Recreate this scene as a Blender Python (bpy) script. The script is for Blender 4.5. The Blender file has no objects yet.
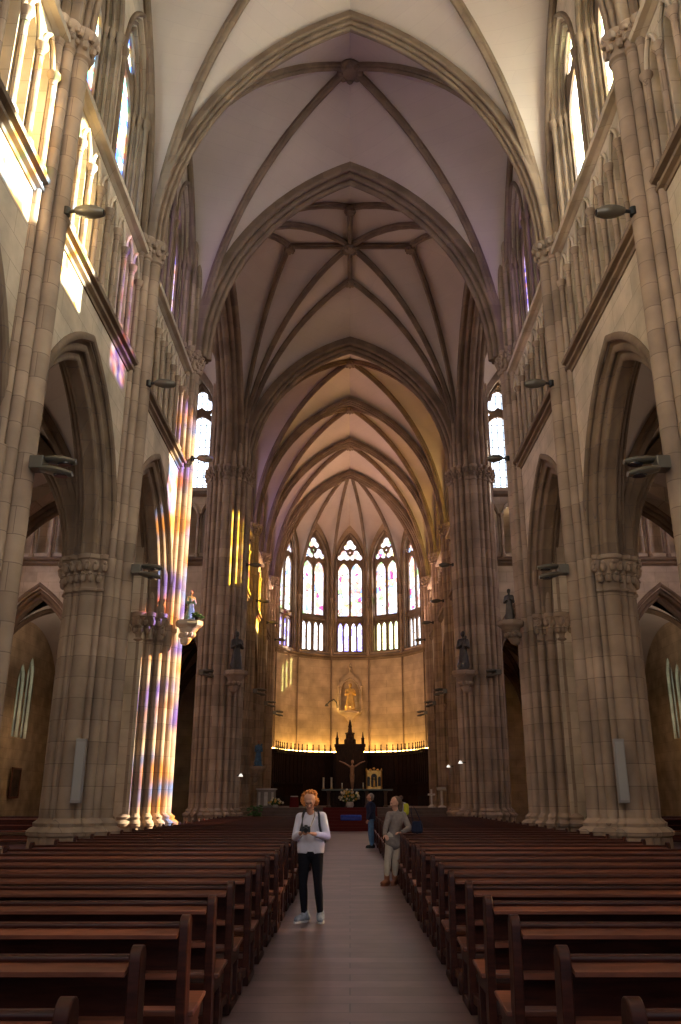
import bpy, bmesh, math, random
from math import sin, cos, pi, radians, sqrt, atan2
from mathutils import Vector as V, Matrix, noise

random.seed(7)
SC = bpy.context.scene
COL = SC.collection

# ------------------------------------------------------------------ camera, sky, sun, exposure
cam_data = bpy.data.cameras.new('camera')
cam_data.sensor_fit = 'VERTICAL'
cam_data.sensor_height = 24.0
cam_data.lens = 24.0 * 832.0 / 1024.0
cam_data.shift_x = -9.5 / 1024.0
cam_data.clip_end = 400
cam = bpy.data.objects.new('camera', cam_data)
COL.objects.link(cam)
cam.location = (0, 0, 1.6)
cam.rotation_euler = (pi / 2 + math.atan(0.344), 0, 0)
SC.camera = cam

world = bpy.data.worlds.new('sky')
SC.world = world
world.use_nodes = True
wn = world.node_tree.nodes
wn['Background'].inputs[0].default_value = (0.55, 0.72, 1.0, 1)
wn['Background'].inputs[1].default_value = 1.2

SUN_DIR = V((-1.0, -0.27, -0.42)).normalized()
sun_data = bpy.data.lights.new('sun', 'SUN')
sun_data.energy = 60
sun_data.angle = radians(0.7)
sun_data.color = (1.0, 0.93, 0.8)
sun = bpy.data.objects.new('sun', sun_data)
COL.objects.link(sun)
sun.rotation_euler = SUN_DIR.to_track_quat('-Z', 'Y').to_euler()

def area(name, loc, direction, sx, sy, power, color, spread=180):
    d = bpy.data.lights.new(name, 'AREA')
    d.shape = 'RECTANGLE'; d.size = sx; d.size_y = sy
    d.energy = power; d.color = color; d.spread = radians(spread)
    o = bpy.data.objects.new(name, d); COL.objects.link(o)
    o.location = loc
    o.rotation_euler = V(direction).to_track_quat('-Z', 'Y').to_euler()
    return o
# added area lamps inside the unseen west window and door, brightening the nave
area('west_window_fill', (0, -5.6, 13.5), (0, 1, 0.18), 8, 11, 430, (1.0, 0.90, 0.80), 150)
area('west_door_fill', (0, -5.6, 2.4), (0, 1, 0.1), 3.4, 4.2, 26, (0.85, 0.85, 1.0))

SC.view_settings.view_transform = 'Standard'
SC.view_settings.look = 'None'
SC.view_settings.exposure = 0.5
SC.view_settings.gamma = 1.0
SC.view_settings.use_curve_mapping = False
SC.cycles.max_bounces = 7
SC.cycles.diffuse_bounces = 5
SC.cycles.glossy_bounces = 3
SC.cycles.transparent_max_bounces = 8
SC.cycles.sample_clamp_indirect = 6.0
SC.cycles.use_denoising = True
SC.cycles.caustics_reflective = False
SC.cycles.caustics_refractive = False

# ------------------------------------------------------------------ materials
MATS = {}
def new_mat(name):
    m = bpy.data.materials.new(name); m.use_nodes = True
    MATS[name] = m
    nt = m.node_tree
    return m, nt, nt.nodes, nt.links, nt.nodes['Principled BSDF']

def plain(name, col, rough=0.6, metal=0.0, spec=0.4, var=0.0, vscale=8.0, emis=None, estr=0.0, bump=0.0):
    m, nt, N, L, b = new_mat(name)
    b.inputs['Base Color'].default_value = (*col, 1)
    b.inputs['Roughness'].default_value = rough
    b.inputs['Metallic'].default_value = metal
    b.inputs['Specular IOR Level'].default_value = spec
    if emis:
        b.inputs['Emission Color'].default_value = (*emis, 1)
        b.inputs['Emission Strength'].default_value = estr
    if var > 0 or bump > 0:
        tc = N.new('ShaderNodeTexCoord')
        no = N.new('ShaderNodeTexNoise'); no.inputs['Scale'].default_value = vscale
        no.inputs['Detail'].default_value = 4
        L.new(tc.outputs['Object'], no.inputs['Vector'])
        if var > 0:
            r = N.new('ShaderNodeValToRGB')
            r.color_ramp.elements[0].position = 0.3; r.color_ramp.elements[1].position = 0.7
            r.color_ramp.elements[0].color = (*[c * (1 - var) for c in col], 1)
            r.color_ramp.elements[1].color = (*[min(1, c * (1 + var)) for c in col], 1)
            L.new(no.outputs['Fac'], r.inputs['Fac']); L.new(r.outputs['Color'], b.inputs['Base Color'])
        if bump > 0:
            bp = N.new('ShaderNodeBump'); bp.inputs['Strength'].default_value = bump
            L.new(no.outputs['Fac'], bp.inputs['Height']); L.new(bp.outputs['Normal'], b.inputs['Normal'])
    return m

def ashlar(name, c1, c2, mortar, w=0.9, h=0.42, msize=0.008, rough=0.85, noisescale=1.2, plane='xy', amp=(0.72, 1.2)):
    """coursed stone blocks laid in world metres"""
    m, nt, N, L, b = new_mat(name)
    b.inputs['Roughness'].default_value = rough
    b.inputs['Specular IOR Level'].default_value = 0.25
    g = N.new('ShaderNodeNewGeometry')
    s = N.new('ShaderNodeSeparateXYZ'); L.new(g.outputs['Position'], s.inputs[0])
    c = N.new('ShaderNodeCombineXYZ')
    if plane == 'floor':
        L.new(s.outputs['X'], c.inputs['X']); L.new(s.outputs['Y'], c.inputs['Y'])
    else:
        a = N.new('ShaderNodeMath'); a.operation = 'ADD'
        L.new(s.outputs['X'], a.inputs[0]); L.new(s.outputs['Y'], a.inputs[1])
        L.new(a.outputs[0], c.inputs['X']); L.new(s.outputs['Z'], c.inputs['Y'])
    br = N.new('ShaderNodeTexBrick')
    br.inputs['Scale'].default_value = 1.0
    br.inputs['Brick Width'].default_value = w; br.inputs['Row Height'].default_value = h
    br.inputs['Mortar Size'].default_value = msize; br.inputs['Mortar Smooth'].default_value = 0.4
    br.inputs['Color1'].default_value = (*c1, 1); br.inputs['Color2'].default_value = (*c2, 1)
    br.inputs['Mortar'].default_value = (*mortar, 1)
    L.new(c.outputs[0], br.inputs['Vector'])
    no = N.new('ShaderNodeTexNoise'); no.inputs['Scale'].default_value = noisescale; no.inputs['Detail'].default_value = 6
    L.new(g.outputs['Position'], no.inputs['Vector'])
    r = N.new('ShaderNodeMapRange'); r.inputs[1].default_value = 0.3; r.inputs[2].default_value = 0.7
    r.inputs[3].default_value = amp[0]; r.inputs[4].default_value = amp[1]
    L.new(no.outputs['Fac'], r.inputs[0])
    mx = N.new('ShaderNodeVectorMath'); mx.operation = 'SCALE'
    L.new(br.outputs['Color'], mx.inputs[0]); L.new(r.outputs[0], mx.inputs['Scale'])
    L.new(mx.outputs[0], b.inputs['Base Color'])
    bp = N.new('ShaderNodeBump'); bp.inputs['Strength'].default_value = 0.25; bp.inputs['Distance'].default_value = 0.02
    L.new(br.outputs['Color'], bp.inputs['Height']); L.new(bp.outputs['Normal'], b.inputs['Normal'])
    return m

def stained(name, stops, scale=3.0, emis=2.0, trans=1.0, lead=0.035, zs=1.0, grid=False):
    """stained glass: irregular coloured pieces between dark leads; glows with the daylight behind it and lets the sun through"""
    m = bpy.data.materials.new(name); m.use_nodes = True; MATS[name] = m
    N = m.node_tree.nodes; L = m.node_tree.links; N.clear()
    g = N.new('ShaderNodeNewGeometry')
    mp = N.new('ShaderNodeVectorMath'); mp.operation = 'MULTIPLY'; mp.inputs[1].default_value = (1, 1, zs)
    L.new(g.outputs['Position'], mp.inputs[0])
    v1 = N.new('ShaderNodeTexVoronoi'); v1.inputs['Scale'].default_value = scale
    v2 = N.new('ShaderNodeTexVoronoi'); v2.feature = 'DISTANCE_TO_EDGE'; v2.inputs['Scale'].default_value = scale
    L.new(mp.outputs[0], v1.inputs['Vector']); L.new(mp.outputs[0], v2.inputs['Vector'])
    sp = N.new('ShaderNodeSeparateColor'); L.new(v1.outputs['Color'], sp.inputs[0])
    r = N.new('ShaderNodeValToRGB'); r.color_ramp.interpolation = 'CONSTANT'
    el = r.color_ramp.elements
    while len(el) > 1: el.remove(el[-1])
    for i, (p, c) in enumerate(stops):
        e = el[0] if i == 0 else el.new(p)
        e.position = p; e.color = (*c, 1)
    L.new(sp.outputs[0], r.inputs['Fac'])
    gt = N.new('ShaderNodeMath'); gt.operation = 'GREATER_THAN'; gt.inputs[1].default_value = lead * 0.5
    L.new(v2.outputs['Distance'], gt.inputs[0])
    if grid:   # square leaded quarries instead of irregular pieces
        sx = N.new('ShaderNodeSeparateXYZ'); L.new(g.outputs['Position'], sx.inputs[0])
        ad0 = N.new('ShaderNodeMath'); L.new(sx.outputs['X'], ad0.inputs[0]); L.new(sx.outputs['Y'], ad0.inputs[1])
        outs = []
        for src, per in ((ad0.outputs[0], 0.30), (sx.outputs['Z'], 0.42)):
            pp = N.new('ShaderNodeMath'); pp.operation = 'PINGPONG'; pp.inputs[1].default_value = per/2; L.new(src, pp.inputs[0])
            q = N.new('ShaderNodeMath'); q.operation = 'GREATER_THAN'; q.inputs[1].default_value = 0.016; L.new(pp.outputs[0], q.inputs[0]); outs.append(q)
        gt = N.new('ShaderNodeMath'); gt.operation = 'MULTIPLY'; L.new(outs[0].outputs[0], gt.inputs[0]); L.new(outs[1].outputs[0], gt.inputs[1])
    mul = N.new('ShaderNodeVectorMath'); mul.operation = 'SCALE'
    L.new(r.outputs['Color'], mul.inputs[0]); L.new(gt.outputs[0], mul.inputs['Scale'])
    em = N.new('ShaderNodeEmission'); em.inputs['Strength'].default_value = emis
    tr = N.new('ShaderNodeBsdfTransparent')
    L.new(mul.outputs[0], em.inputs['Color'])
    t2 = N.new('ShaderNodeVectorMath'); t2.operation = 'SCALE'; t2.inputs['Scale'].default_value = trans
    L.new(mul.outputs[0], t2.inputs[0]); L.new(t2.outputs[0], tr.inputs['Color'])
    ad = N.new('ShaderNodeAddShader'); L.new(em.outputs[0], ad.inputs[0]); L.new(tr.outputs[0], ad.inputs[1])
    out = N.new('ShaderNodeOutputMaterial'); L.new(ad.outputs[0], out.inputs['Surface'])
    return m

def wood(name, c1, c2, scale=(1, 1, 1), rough=0.35, spec=0.5):
    m, nt, N, L, b = new_mat(name)
    tc = N.new('ShaderNodeTexCoord')
    mp = N.new('ShaderNodeMapping'); mp.inputs['Scale'].default_value = scale
    L.new(tc.outputs['Object'], mp.inputs['Vector'])
    no = N.new('ShaderNodeTexNoise'); no.inputs['Scale'].default_value = 3.0; no.inputs['Detail'].default_value = 8
    no.inputs['Distortion'].default_value = 0.6
    L.new(mp.outputs[0], no.inputs['Vector'])
    r = N.new('ShaderNodeValToRGB')
    r.color_ramp.elements[0].position = 0.35; r.color_ramp.elements[1].position = 0.7
    r.color_ramp.elements[0].color = (*c1, 1); r.color_ramp.elements[1].color = (*c2, 1)
    L.new(no.outputs['Fac'], r.inputs['Fac']); L.new(r.outputs['Color'], b.inputs['Base Color'])
    b.inputs['Roughness'].default_value = rough
    b.inputs['Specular IOR Level'].default_value = spec
    return m

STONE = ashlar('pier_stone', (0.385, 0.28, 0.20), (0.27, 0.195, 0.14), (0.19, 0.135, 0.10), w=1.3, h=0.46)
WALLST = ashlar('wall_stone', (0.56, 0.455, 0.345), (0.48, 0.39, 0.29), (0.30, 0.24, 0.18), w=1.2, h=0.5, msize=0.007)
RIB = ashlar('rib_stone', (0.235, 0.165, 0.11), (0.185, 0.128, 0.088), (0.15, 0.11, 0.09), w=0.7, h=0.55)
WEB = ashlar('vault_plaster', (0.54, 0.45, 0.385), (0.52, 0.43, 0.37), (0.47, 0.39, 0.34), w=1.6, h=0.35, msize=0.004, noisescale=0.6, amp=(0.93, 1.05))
APSEST = ashlar('apse_stone', (0.50, 0.37, 0.245), (0.43, 0.32, 0.21), (0.28, 0.20, 0.14), w=1.1, h=0.5, msize=0.007)
FLOOR = ashlar('floor_boards', (0.170, 0.100, 0.098), (0.085, 0.050, 0.050), (0.03, 0.02, 0.02), w=2.6, h=0.30, msize=0.008, rough=0.42, noisescale=2.5, plane='floor')  # boards; their tone contrast also holds pew-shadow bands put into the colour
FLOOR.node_tree.nodes['Principled BSDF'].inputs['Specular IOR Level'].default_value = 0.5
PEW = wood('pew_wood', (0.026, 0.007, 0.005), (0.066, 0.017, 0.010), (1.2, 9, 9), 0.45, 0.22)
PEWTOP = wood('pew_lit_wood', (0.105, 0.034, 0.020), (0.20, 0.068, 0.038), (1.2, 9, 9), 0.42, 0.35)  # paler pew wood: light falling on ledges and seats put into the colour
DARKWOOD = wood('retable_wood', (0.014, 0.006, 0.005), (0.035, 0.015, 0.010), (6, 6, 1), 0.6, 0.2)
IRON = plain('dark_metal', (0.035, 0.033, 0.03), 0.4, 0.6)
LAMPGREY = plain('lamp_metal', (0.16, 0.145, 0.115), 0.4, 0.5)
LENS = plain('lamp_lens', (0.02, 0.02, 0.025), 0.1, 0.0, 0.8)
SPEAKER = plain('speaker_grey', (0.27, 0.25, 0.24), 0.6)
BRONZE = plain('statue_bronze', (0.05, 0.042, 0.038), 0.4, 0.3, var=0.3)
PALE = plain('statue_stone', (0.40, 0.36, 0.32), 0.6, var=0.2)
GREENST = plain('statue_green_lit', (0.22, 0.33, 0.20), 0.5, var=0.4, vscale=14)  # green light on the statue put into its colour
GOLD = plain('gilded', (0.72, 0.45, 0.13), 0.38, 0.6, var=0.15)
WHITE = plain('white_marble', (0.62, 0.60, 0.58), 0.35, var=0.08)
RED = plain('red_cloth', (0.16, 0.012, 0.015), 0.85, var=0.2)
CARPET = plain('red_carpet', (0.11, 0.014, 0.012), 0.95, var=0.15, vscale=30)
BLUE = plain('blue_light_tint', (0.04, 0.09, 0.50), 0.8, var=0.2)  # colour of the blue light patch on the steps
MARBLE = plain('step_stone', (0.12, 0.075, 0.06), 0.5, var=0.2, vscale=3)
CANDLE = plain('candle_wax', (0.75, 0.68, 0.5), 0.5)
LEAF = plain('leaves', (0.05, 0.12, 0.03), 0.6, var=0.3)
PETALW = plain('white_petals', (0.8, 0.75, 0.6), 0.6)
PETALY = plain('yellow_petals', (0.75, 0.5, 0.12), 0.6)
SKIN = plain('skin', (0.55, 0.29, 0.20), 0.5, var=0.08)
LEDSTRIP = plain('lit_strip', (1, 0.8, 0.4), 0.5, emis=(1.0, 0.60, 0.18), estr=16)
LIT = plain('lit_lamp_face', (1, 1, 1), 0.5, emis=(1.0, 0.95, 0.85), estr=0.7)

W_, PW = (1, 0.97, 0.92), (1.0, 0.9, 0.55)
G_NEAR = stained('glass_near_nave', [(0, (0.9, 0.95, 1)), (.16, (0.25, 0.55, 0.95)), (.30, (1, .82, .3)), (.44, (0.55, 0.85, 1.0)), (.58, (1, 1, .85)), (.70, (.15, .28, .8)), (.82, (.3, .8, .55)), (.91, (.9, .3, .25))], 5.5, 1.9, 0.9)
G_SOUTH = stained('glass_south_nave', [(0, (1, 1, .92)), (.3, (1, .93, .6)), (.48, (.9, .97, 1)), (.62, (1, 1, .85)), (.76, (.55, .75, 1)), (.85, (1, .75, .3)), (.94, (.4, .85, .5))], 5.0, 4.5, 1.0)
G_VIOLET = stained('glass_violet_nave', [(0, (.35, .25, .95)), (.25, (.75, .55, .95)), (.45, (.2, .15, .8)), (.65, (1, .7, .75)), (.8, (.8, .8, 1)), (.92, (.9, .4, .3))], 6.0, 1.15, 0.35)
G_CLEAR = stained('glass_clear_grid', [(0, (.93, .96, 1)), (.5, (.85, .92, 1)), (.8, (1, 1, 1))], 3.2, 0.8, 1.0, grid=True)
G_TRAN = stained('glass_transept', [(0, (1, .92, .8)), (.22, (.55, .5, 1)), (.36, (1, .70, .35)), (.52, (1, .97, .9)), (.68, (.45, .62, 1)), (.80, (1, .5, .3)), (.9, (.8, .75, 1))], 2.0, 1.6, 0.58, lead=0.02)
G_CHOIR = stained('glass_choir', [(0, (1, .9, .3)), (.35, (1, .8, .25)), (.6, (1, .95, .6)), (.85, (.9, .5, .5))], 3.5, 0.55, 0.8)
G_APSE_U = stained('glass_apse_figures', [(0, (1, .98, 1)), (.34, (.85, .8, 1)), (.50, (1, .9, .75)), (.62, (.7, .78, 1)), (.72, (.95, .45, .4)), (.79, (1, .75, .4)), (.86, (.35, .5, .9)), (.91, (.45, .75, .35)), (.975, (.55, .12, .35))], 4.0, 1.3, 0.4, lead=0.05, zs=.7)
G_APSE_L = stained('glass_apse_violet', [(0, (.45, .4, 1)), (.3, (.9, .9, 1)), (.6, (.35, .3, 1)), (.8, (.8, .85, 1))], 3.5, 2.0, 0.4, zs=.8)
G_APSE_G = stained('glass_apse_green', [(0, (.92, 1, .7)), (.4, (.8, .95, .6)), (.7, (1, 1, .85))], 3.5, 2.2, 0.4, zs=.8)
G_APSE_W = stained('glass_apse_white', [(0, (.95, .95, 1)), (.5, (.8, .87, 1)), (.8, (1, 1, 1))], 3.5, 2.2, 0.4, zs=.8)
G_CHAPEL = stained('glass_chapel', [(0, (.55, .75, .7)), (.4, (.4, .6, .62)), (.7, (.75, .9, .85)), (.9, (.2, .35, .4))], 3.0, 2.2, 0.3, zs=1.6)

G_AISLE = stained('glass_aisle', [(0, (1, .85, .65)), (.4, (.9, .7, .5)), (.7, (1, .92, .8)), (.9, (.5, .4, .6))], 3.0, 1.6, 0.2, zs=1.6)

# ------------------------------------------------------------------ mesh builder
class MB:
    def __init__(s): s.v = []; s.f = []
    def add(s, vs, fs):
        b = len(s.v); s.v += [tuple(x) for x in vs]; s.f += [tuple(b + i for i in f) for f in fs]
    def quad(s, a, b, c, d): s.add([a, b, c, d], [(0, 1, 2, 3)])
    def box(s, x0, x1, y0, y1, z0, z1):
        s.add([(x0,y0,z0),(x1,y0,z0),(x1,y1,z0),(x0,y1,z0),(x0,y0,z1),(x1,y0,z1),(x1,y1,z1),(x0,y1,z1)],
              [(0,3,2,1),(4,5,6,7),(0,1,5,4),(1,2,6,5),(2,3,7,6),(3,0,4,7)])
    def loft(s, rings, cap=True, closed=True):
        n = len(rings[0]); b = len(s.v)
        for r in rings: s.v += [tuple(p) for p in r]
        for i in range(len(rings) - 1):
            for j in range(n if closed else n - 1):
                k = (j + 1) % n
                s.f.append((b+i*n+j, b+i*n+k, b+(i+1)*n+k, b+(i+1)*n+j))
        if cap and closed:
            s.f.append(tuple(b + j for j in reversed(range(n))))
            s.f.append(tuple(b + (len(rings)-1)*n + j for j in range(n)))
    def tube(s, p0, p1, r0, r1=None, n=12, cap=True):
        r1 = r0 if r1 is None else r1
        p0, p1 = V(p0), V(p1); d = (p1 - p0).normalized()
        a = d.orthogonal().normalized(); c = d.cross(a)
        s.loft([[p + (a*cos(2*pi*j/n) + c*sin(2*pi*j/n)) * r for j in range(n)] for p, r in ((p0, r0), (p1, r1))], cap)
    def path(s, pts, r, n=8):
        pts = [V(p) for p in pts]; rings = []
        up = V((0.13, 0.31, 0.94)).normalized()
        for i, p in enumerate(pts):
            t = (pts[min(i+1, len(pts)-1)] - pts[max(i-1, 0)]).normalized()
            a = up.cross(t); a = a.normalized() if a.length > 1e-4 else t.orthogonal().normalized()
            c = t.cross(a); rr = r[i] if isinstance(r, (list, tuple)) else r
            rings.append([p + (a*cos(2*pi*j/n) + c*sin(2*pi*j/n)) * rr for j in range(n)])
        s.loft(rings)
    def lathe(s, prof, c=(0, 0, 0), n=24, sx=1, sy=1):
        c = V(c)
        s.loft([[c + V((cos(2*pi*j/n)*r*sx, sin(2*pi*j/n)*r*sy, z)) for j in range(n)] for r, z in prof])
    def ball(s, c, r, n=10, m=6, sc=(1, 1, 1)):
        c = V(c)
        rings = []
        for i in range(m + 1):
            t = pi * (i + 0.02) / (m + 0.04)
            rings.append([c + V((sin(t)*cos(2*pi*j/n)*r*sc[0], sin(t)*sin(2*pi*j/n)*r*sc[1], -cos(t)*r*sc[2])) for j in range(n)])
        s.loft(rings)
    def sweep(s, pts, prof, B, closed=True, cap=True):
        """sweep a profile [(n, d)] along pts: n along the in-plane normal B x T, d along B"""
        pts = [V(p) for p in pts]; B = V(B).normalized(); rings = []
        for i, p in enumerate(pts):
            n1 = B.cross((p - pts[i-1]).normalized()) if i > 0 else None
            n2 = B.cross((pts[i+1] - p).normalized()) if i < len(pts)-1 else None
            if n1 is None: Nn = n2
            elif n2 is None: Nn = n1
            else: Nn = (n1 + n2) / (1 + max(-0.5, n1.dot(n2)))
            rings.append([p + Nn * a + B * d for a, d in prof])
        s.loft(rings, cap=cap, closed=closed)
    def prism(s, poly, z0, z1):
        s.loft([[V((x, y, z0)) for x, y in poly], [V((x, y, z1)) for x, y in poly]])
    def build(s, name, mat, parent=None, loc=(0, 0, 0), smooth=35, bevel=0, kind=None):
        me = bpy.data.meshes.new(name); me.from_pydata(s.v, [], s.f)
        if isinstance(mat, (list, tuple)):
            for m in mat: me.materials.append(m)
        else: me.materials.append(mat)
        bm = bmesh.new(); bm.from_mesh(me); bmesh.ops.recalc_face_normals(bm, faces=bm.faces); bm.to_mesh(me); bm.free()
        if smooth:
            me.polygons.foreach_set('use_smooth', [True] * len(me.polygons))
            me.set_sharp_from_angle(angle=radians(smooth))
        o = bpy.data.objects.new(name, me); COL.objects.link(o)
        o.location = loc
        if parent: o.parent = parent
        if bevel:
            b = o.modifiers.new('bevel', 'BEVEL'); b.width = bevel; b.segments = 2; b.limit_method = 'ANGLE'
        if kind: o['kind'] = kind
        return o

def tag(o, label=None, cat=None, group=None, kind=None):
    if label: o['label'] = label
    if cat: o['category'] = cat
    if group: o['group'] = group
    if kind: o['kind'] = kind
    return o
def empty(name, loc=(0, 0, 0), rz=0, label=None, cat=None, group=None, kind=None):
    o = bpy.data.objects.new(name, None); COL.objects.link(o)
    o.location = loc; o.rotation_euler = (0, 0, rz); o.empty_display_size = 0.2
    return tag(o, label, cat, group, kind)
def dup(root, loc, rz=None, label=None, scale=None):
    r = root.copy(); COL.objects.link(r); r.location = loc
    if rz is not None: r.rotation_euler = (0, 0, rz)
    if scale is not None: r.scale = scale
    if label: r['label'] = label
    for ch in list(root.children):
        c = ch.copy(); COL.objects.link(c); c.parent = r
        for g in list(ch.children):
            d = g.copy(); COL.objects.link(d); d.parent = c
    return r

# ------------------------------------------------------------------ gothic curves
def pz(x, a, h):
    x = min(abs(x), a)
    if h >= a:
        R = (a*a + h*h) / (2*a)
        return sqrt(max(0, R*R - (x + R - a)**2))
    return h * sqrt(max(0, 1 - (x/a)**2))
def arc(P, Q, n=14):
    """from springing P (vertical tangent) up to crown Q"""
    P, Q = V(P), V(Q); d = V((Q.x-P.x, Q.y-P.y, 0)); a = d.length; h = Q.z - P.z; d.normalize(); out = []
    if h >= a:
        R = (a*a + h*h) / (2*a); am = math.asin(min(1, h / R))
        for i in range(n + 1):
            t = am * i / n
            out.append(P + d * (R - R*cos(t)) + V((0, 0, R*sin(t))))
    else:
        for i in range(n + 1):
            t = pi/2 * i / n
            out.append(P + d * (a - a*cos(t)) + V((0, 0, h*sin(t))))
    return out
def stilted(P, Q, zs, n=14):
    P = V(P); k = 4
    lo = [P + V((0, 0, (zs - P.z) * i / k)) for i in range(k)]
    return lo + arc((P.x, P.y, zs), Q, n - k)
def arch_pts(P0, P1, rise, n=14):
    P0, P1 = V(P0), V(P1); top = (P0 + P1) / 2 + V((0, 0, rise))
    a = arc(P0, top, n); b = arc(P1, top, n)
    return a + list(reversed(b))[1:]
def roll(n0, d0, r, a0, a1, k=6):
    return [(n0 + r*cos(radians(a0 + (a1-a0)*i/k)), d0 + r*sin(radians(a0 + (a1-a0)*i/k))) for i in range(k+1)]
def webs(mb, A, B, m=5, bulge=0.10, lift=0.10):
    n = len(A) - 1; rows = []
    for i in range(n + 1):
        rows.append([A[i].lerp(B[i], j/m) + V((0, 0, lift + bulge*sin(pi*j/m)*sin(pi*min(1, i/n*1.0)*0.5))) for j in range(m + 1)])
    mb.loft(rows, cap=False, closed=False)
RIBP = [(-0.12, -0.19), (0.08, -0.19), (0.13, -0.10), (0.19, -0.13), (0.26, -0.08), (0.30, 0), (0.26, 0.08), (0.19, 0.13), (0.13, 0.10), (0.08, 0.19), (-0.12, 0.19)]
def rib(mb, C, sc=0.66):
    """a rib under curve C; the plane of the curve is vertical"""
    h = V((C[-1].x - C[0].x, C[-1].y - C[0].y, 0)); h.normalize()
    B = V((-h.y, h.x, 0))
    # in-plane normal B x T must point down/inward at the crown
    T = (C[-1] - C[-2]).normalized()
    if B.cross(T).z > 0: B = -B
    mb.sweep(C, [(a*sc, d*sc) for a, d in RIBP], B)
TRP = ([(-0.25, -0.42)] + roll(0.02, -0.36, 0.09, -120, 40) + [(0.08, -0.24)] + roll(0.16, -0.17, 0.09, -120, 20)
       + [(0.22, -0.08)] + roll(0.28, 0, 0.10, -90, 90, 8) + [(0.22, 0.08)] + roll(0.16, 0.17, 0.09, -20, 120) + [(0.08, 0.24)]
       + roll(0.02, 0.36, 0.09, -40, 120) + [(-0.25, 0.42)])
def arch_full(mb, P0, P1, rise, prof, sc=1.0):
    pts = arch_pts(P0, P1, rise, 16)
    h = (V(P1) - V(P0)).normalized(); B = V((-h.y, h.x, 0))
    k = len(pts)//2
    T = (pts[k-1] - pts[k-2]).normalized()
    if B.cross(T).z > 0: B = -B
    mb.sweep(pts, [(a*sc, d*sc) for a, d in prof], B)

# wall plates with shaped openings, sampled in columns
class Arch:
    def __init__(s, c, a, z0, zs, h, n=14): s.c, s.a, s.z0, s.zs, s.h, s.n = c, a, z0, zs, h, n; s.u0, s.u1 = c-a, c+a
    def lo(s, u): return s.z0
    def hi(s, u): return s.zs + pz(u - s.c, s.a, s.h)
class Circ:
    def __init__(s, c, z, r, n=10): s.c, s.z, s.r, s.n = c, z, r, n; s.u0, s.u1 = c-r, c+r
    def e(s, u): return sqrt(max(0, s.r**2 - (u-s.c)**2))
    def lo(s, u): return s.z - s.e(u)
    def hi(s, u): return s.z + s.e(u)
class Tref:
    """three round lobes as one opening"""
    def __init__(s, c, z, r, n=16):
        s.k = [Circ(c - r*0.62, z - r*0.35, r*0.55), Circ(c + r*0.62, z - r*0.35, r*0.55), Circ(c, z + r*0.55, r*0.55), Circ(c, z, r*0.6)]
        s.u0, s.u1, s.n = min(q.u0 for q in s.k), max(q.u1 for q in s.k), n; s.c = c
    def _a(s, u): return [q for q in s.k if q.u0 - 1e-4 <= u <= q.u1 + 1e-4]
    def lo(s, u): return min(q.lo(u) for q in s._a(u))
    def hi(s, u): return max(q.hi(u) for q in s._a(u))
def plate(mb, O, U, D, u0, u1, z0, z1, th, holes, top=None):
    """solid wall: O origin, U along, D depth; top(u) may shape the upper edge"""
    O, U, D = V(O), V(U).normalized(), V(D).normalized()
    P = lambda u, z, d: O + U*u + V((0, 0, z)) + D*d
    br = {round(u0, 5), round(u1, 5)}
    for h in holes:
        for i in range(h.n + 1):
            u = (h.u0 + h.u1)/2 - (h.u1 - h.u0)/2 * cos(pi*i/h.n)
            if u0 <= u <= u1: br.add(round(u, 5))
    if top:
        for i in range(25): br.add(round(u0 + (u1-u0)*i/24, 5))
    br = sorted(br); Z1 = top or (lambda u: z1)
    for a, b in zip(br, br[1:]):
        if b - a < 1e-5: continue
        m = (a + b)/2
        hs = sorted([h for h in holes if h.u0 < m < h.u1], key=lambda h: h.lo(m))
        la, lb = z0, z0; segs = []
        for h in hs:
            segs.append((la, lb, h.lo(a), h.lo(b), True)); la, lb = h.hi(a), h.hi(b)
        segs.append((la, lb, Z1(a), Z1(b), False))
        for i, (p, q, r, t, _) in enumerate(segs):
            if max(r - p, t - q) < 1e-4: continue
            r, t = max(r, p), max(t, q)
            mb.add([P(a,p,0), P(b,q,0), P(b,t,0), P(a,r,0), P(a,p,th), P(b,q,th), P(b,t,th), P(a,r,th)],
                   [(0,1,2,3), (5,4,7,6), (0,4,5,1), (3,2,6,7)])
    for h in holes:   # jambs
        for u in (h.u0, h.u1):
            e = 1e-4 if u == h.u0 else -1e-4
            if u0 < u < u1 and h.hi(u+e) - h.lo(u+e) > 0.05:
                mb.quad(P(u, h.lo(u), 0), P(u, h.hi(u), 0), P(u, h.hi(u), th), P(u, h.lo(u), th))
    for u in (u0, u1): mb.quad(P(u, z0, 0), P(u, Z1(u), 0), P(u, Z1(u), th), P(u, z0, th))
def pane(mb, O, U, D, u0, u1, z0, z1, d, top=None):
    plate(mb, V(O) + V(D).normalized()*d, U, D, u0, u1, z0, z1, 0.02, [], top)

# cluster outline: union of a core and round shafts, as one polar outline
def outline(core, shafts, n=128, grow=0.0):
    pts = []
    for i in range(n):
        t = 2*pi*i/n; r = core
        for a, d, q in shafts:
            q = q + grow; dl = t - a; k = q*q - (d*sin(dl))**2
            if k >= 0 and cos(dl) > 0: r = max(r, d*cos(dl) + sqrt(k))
        pts.append((t, r))
    return pts
def ring(pts, c, z, f=0.0, s=1.0): return [V((c[0] + cos(t)*(r*s + f), c[1] + sin(t)*(r*s + f), z)) for t, r in pts]

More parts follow.
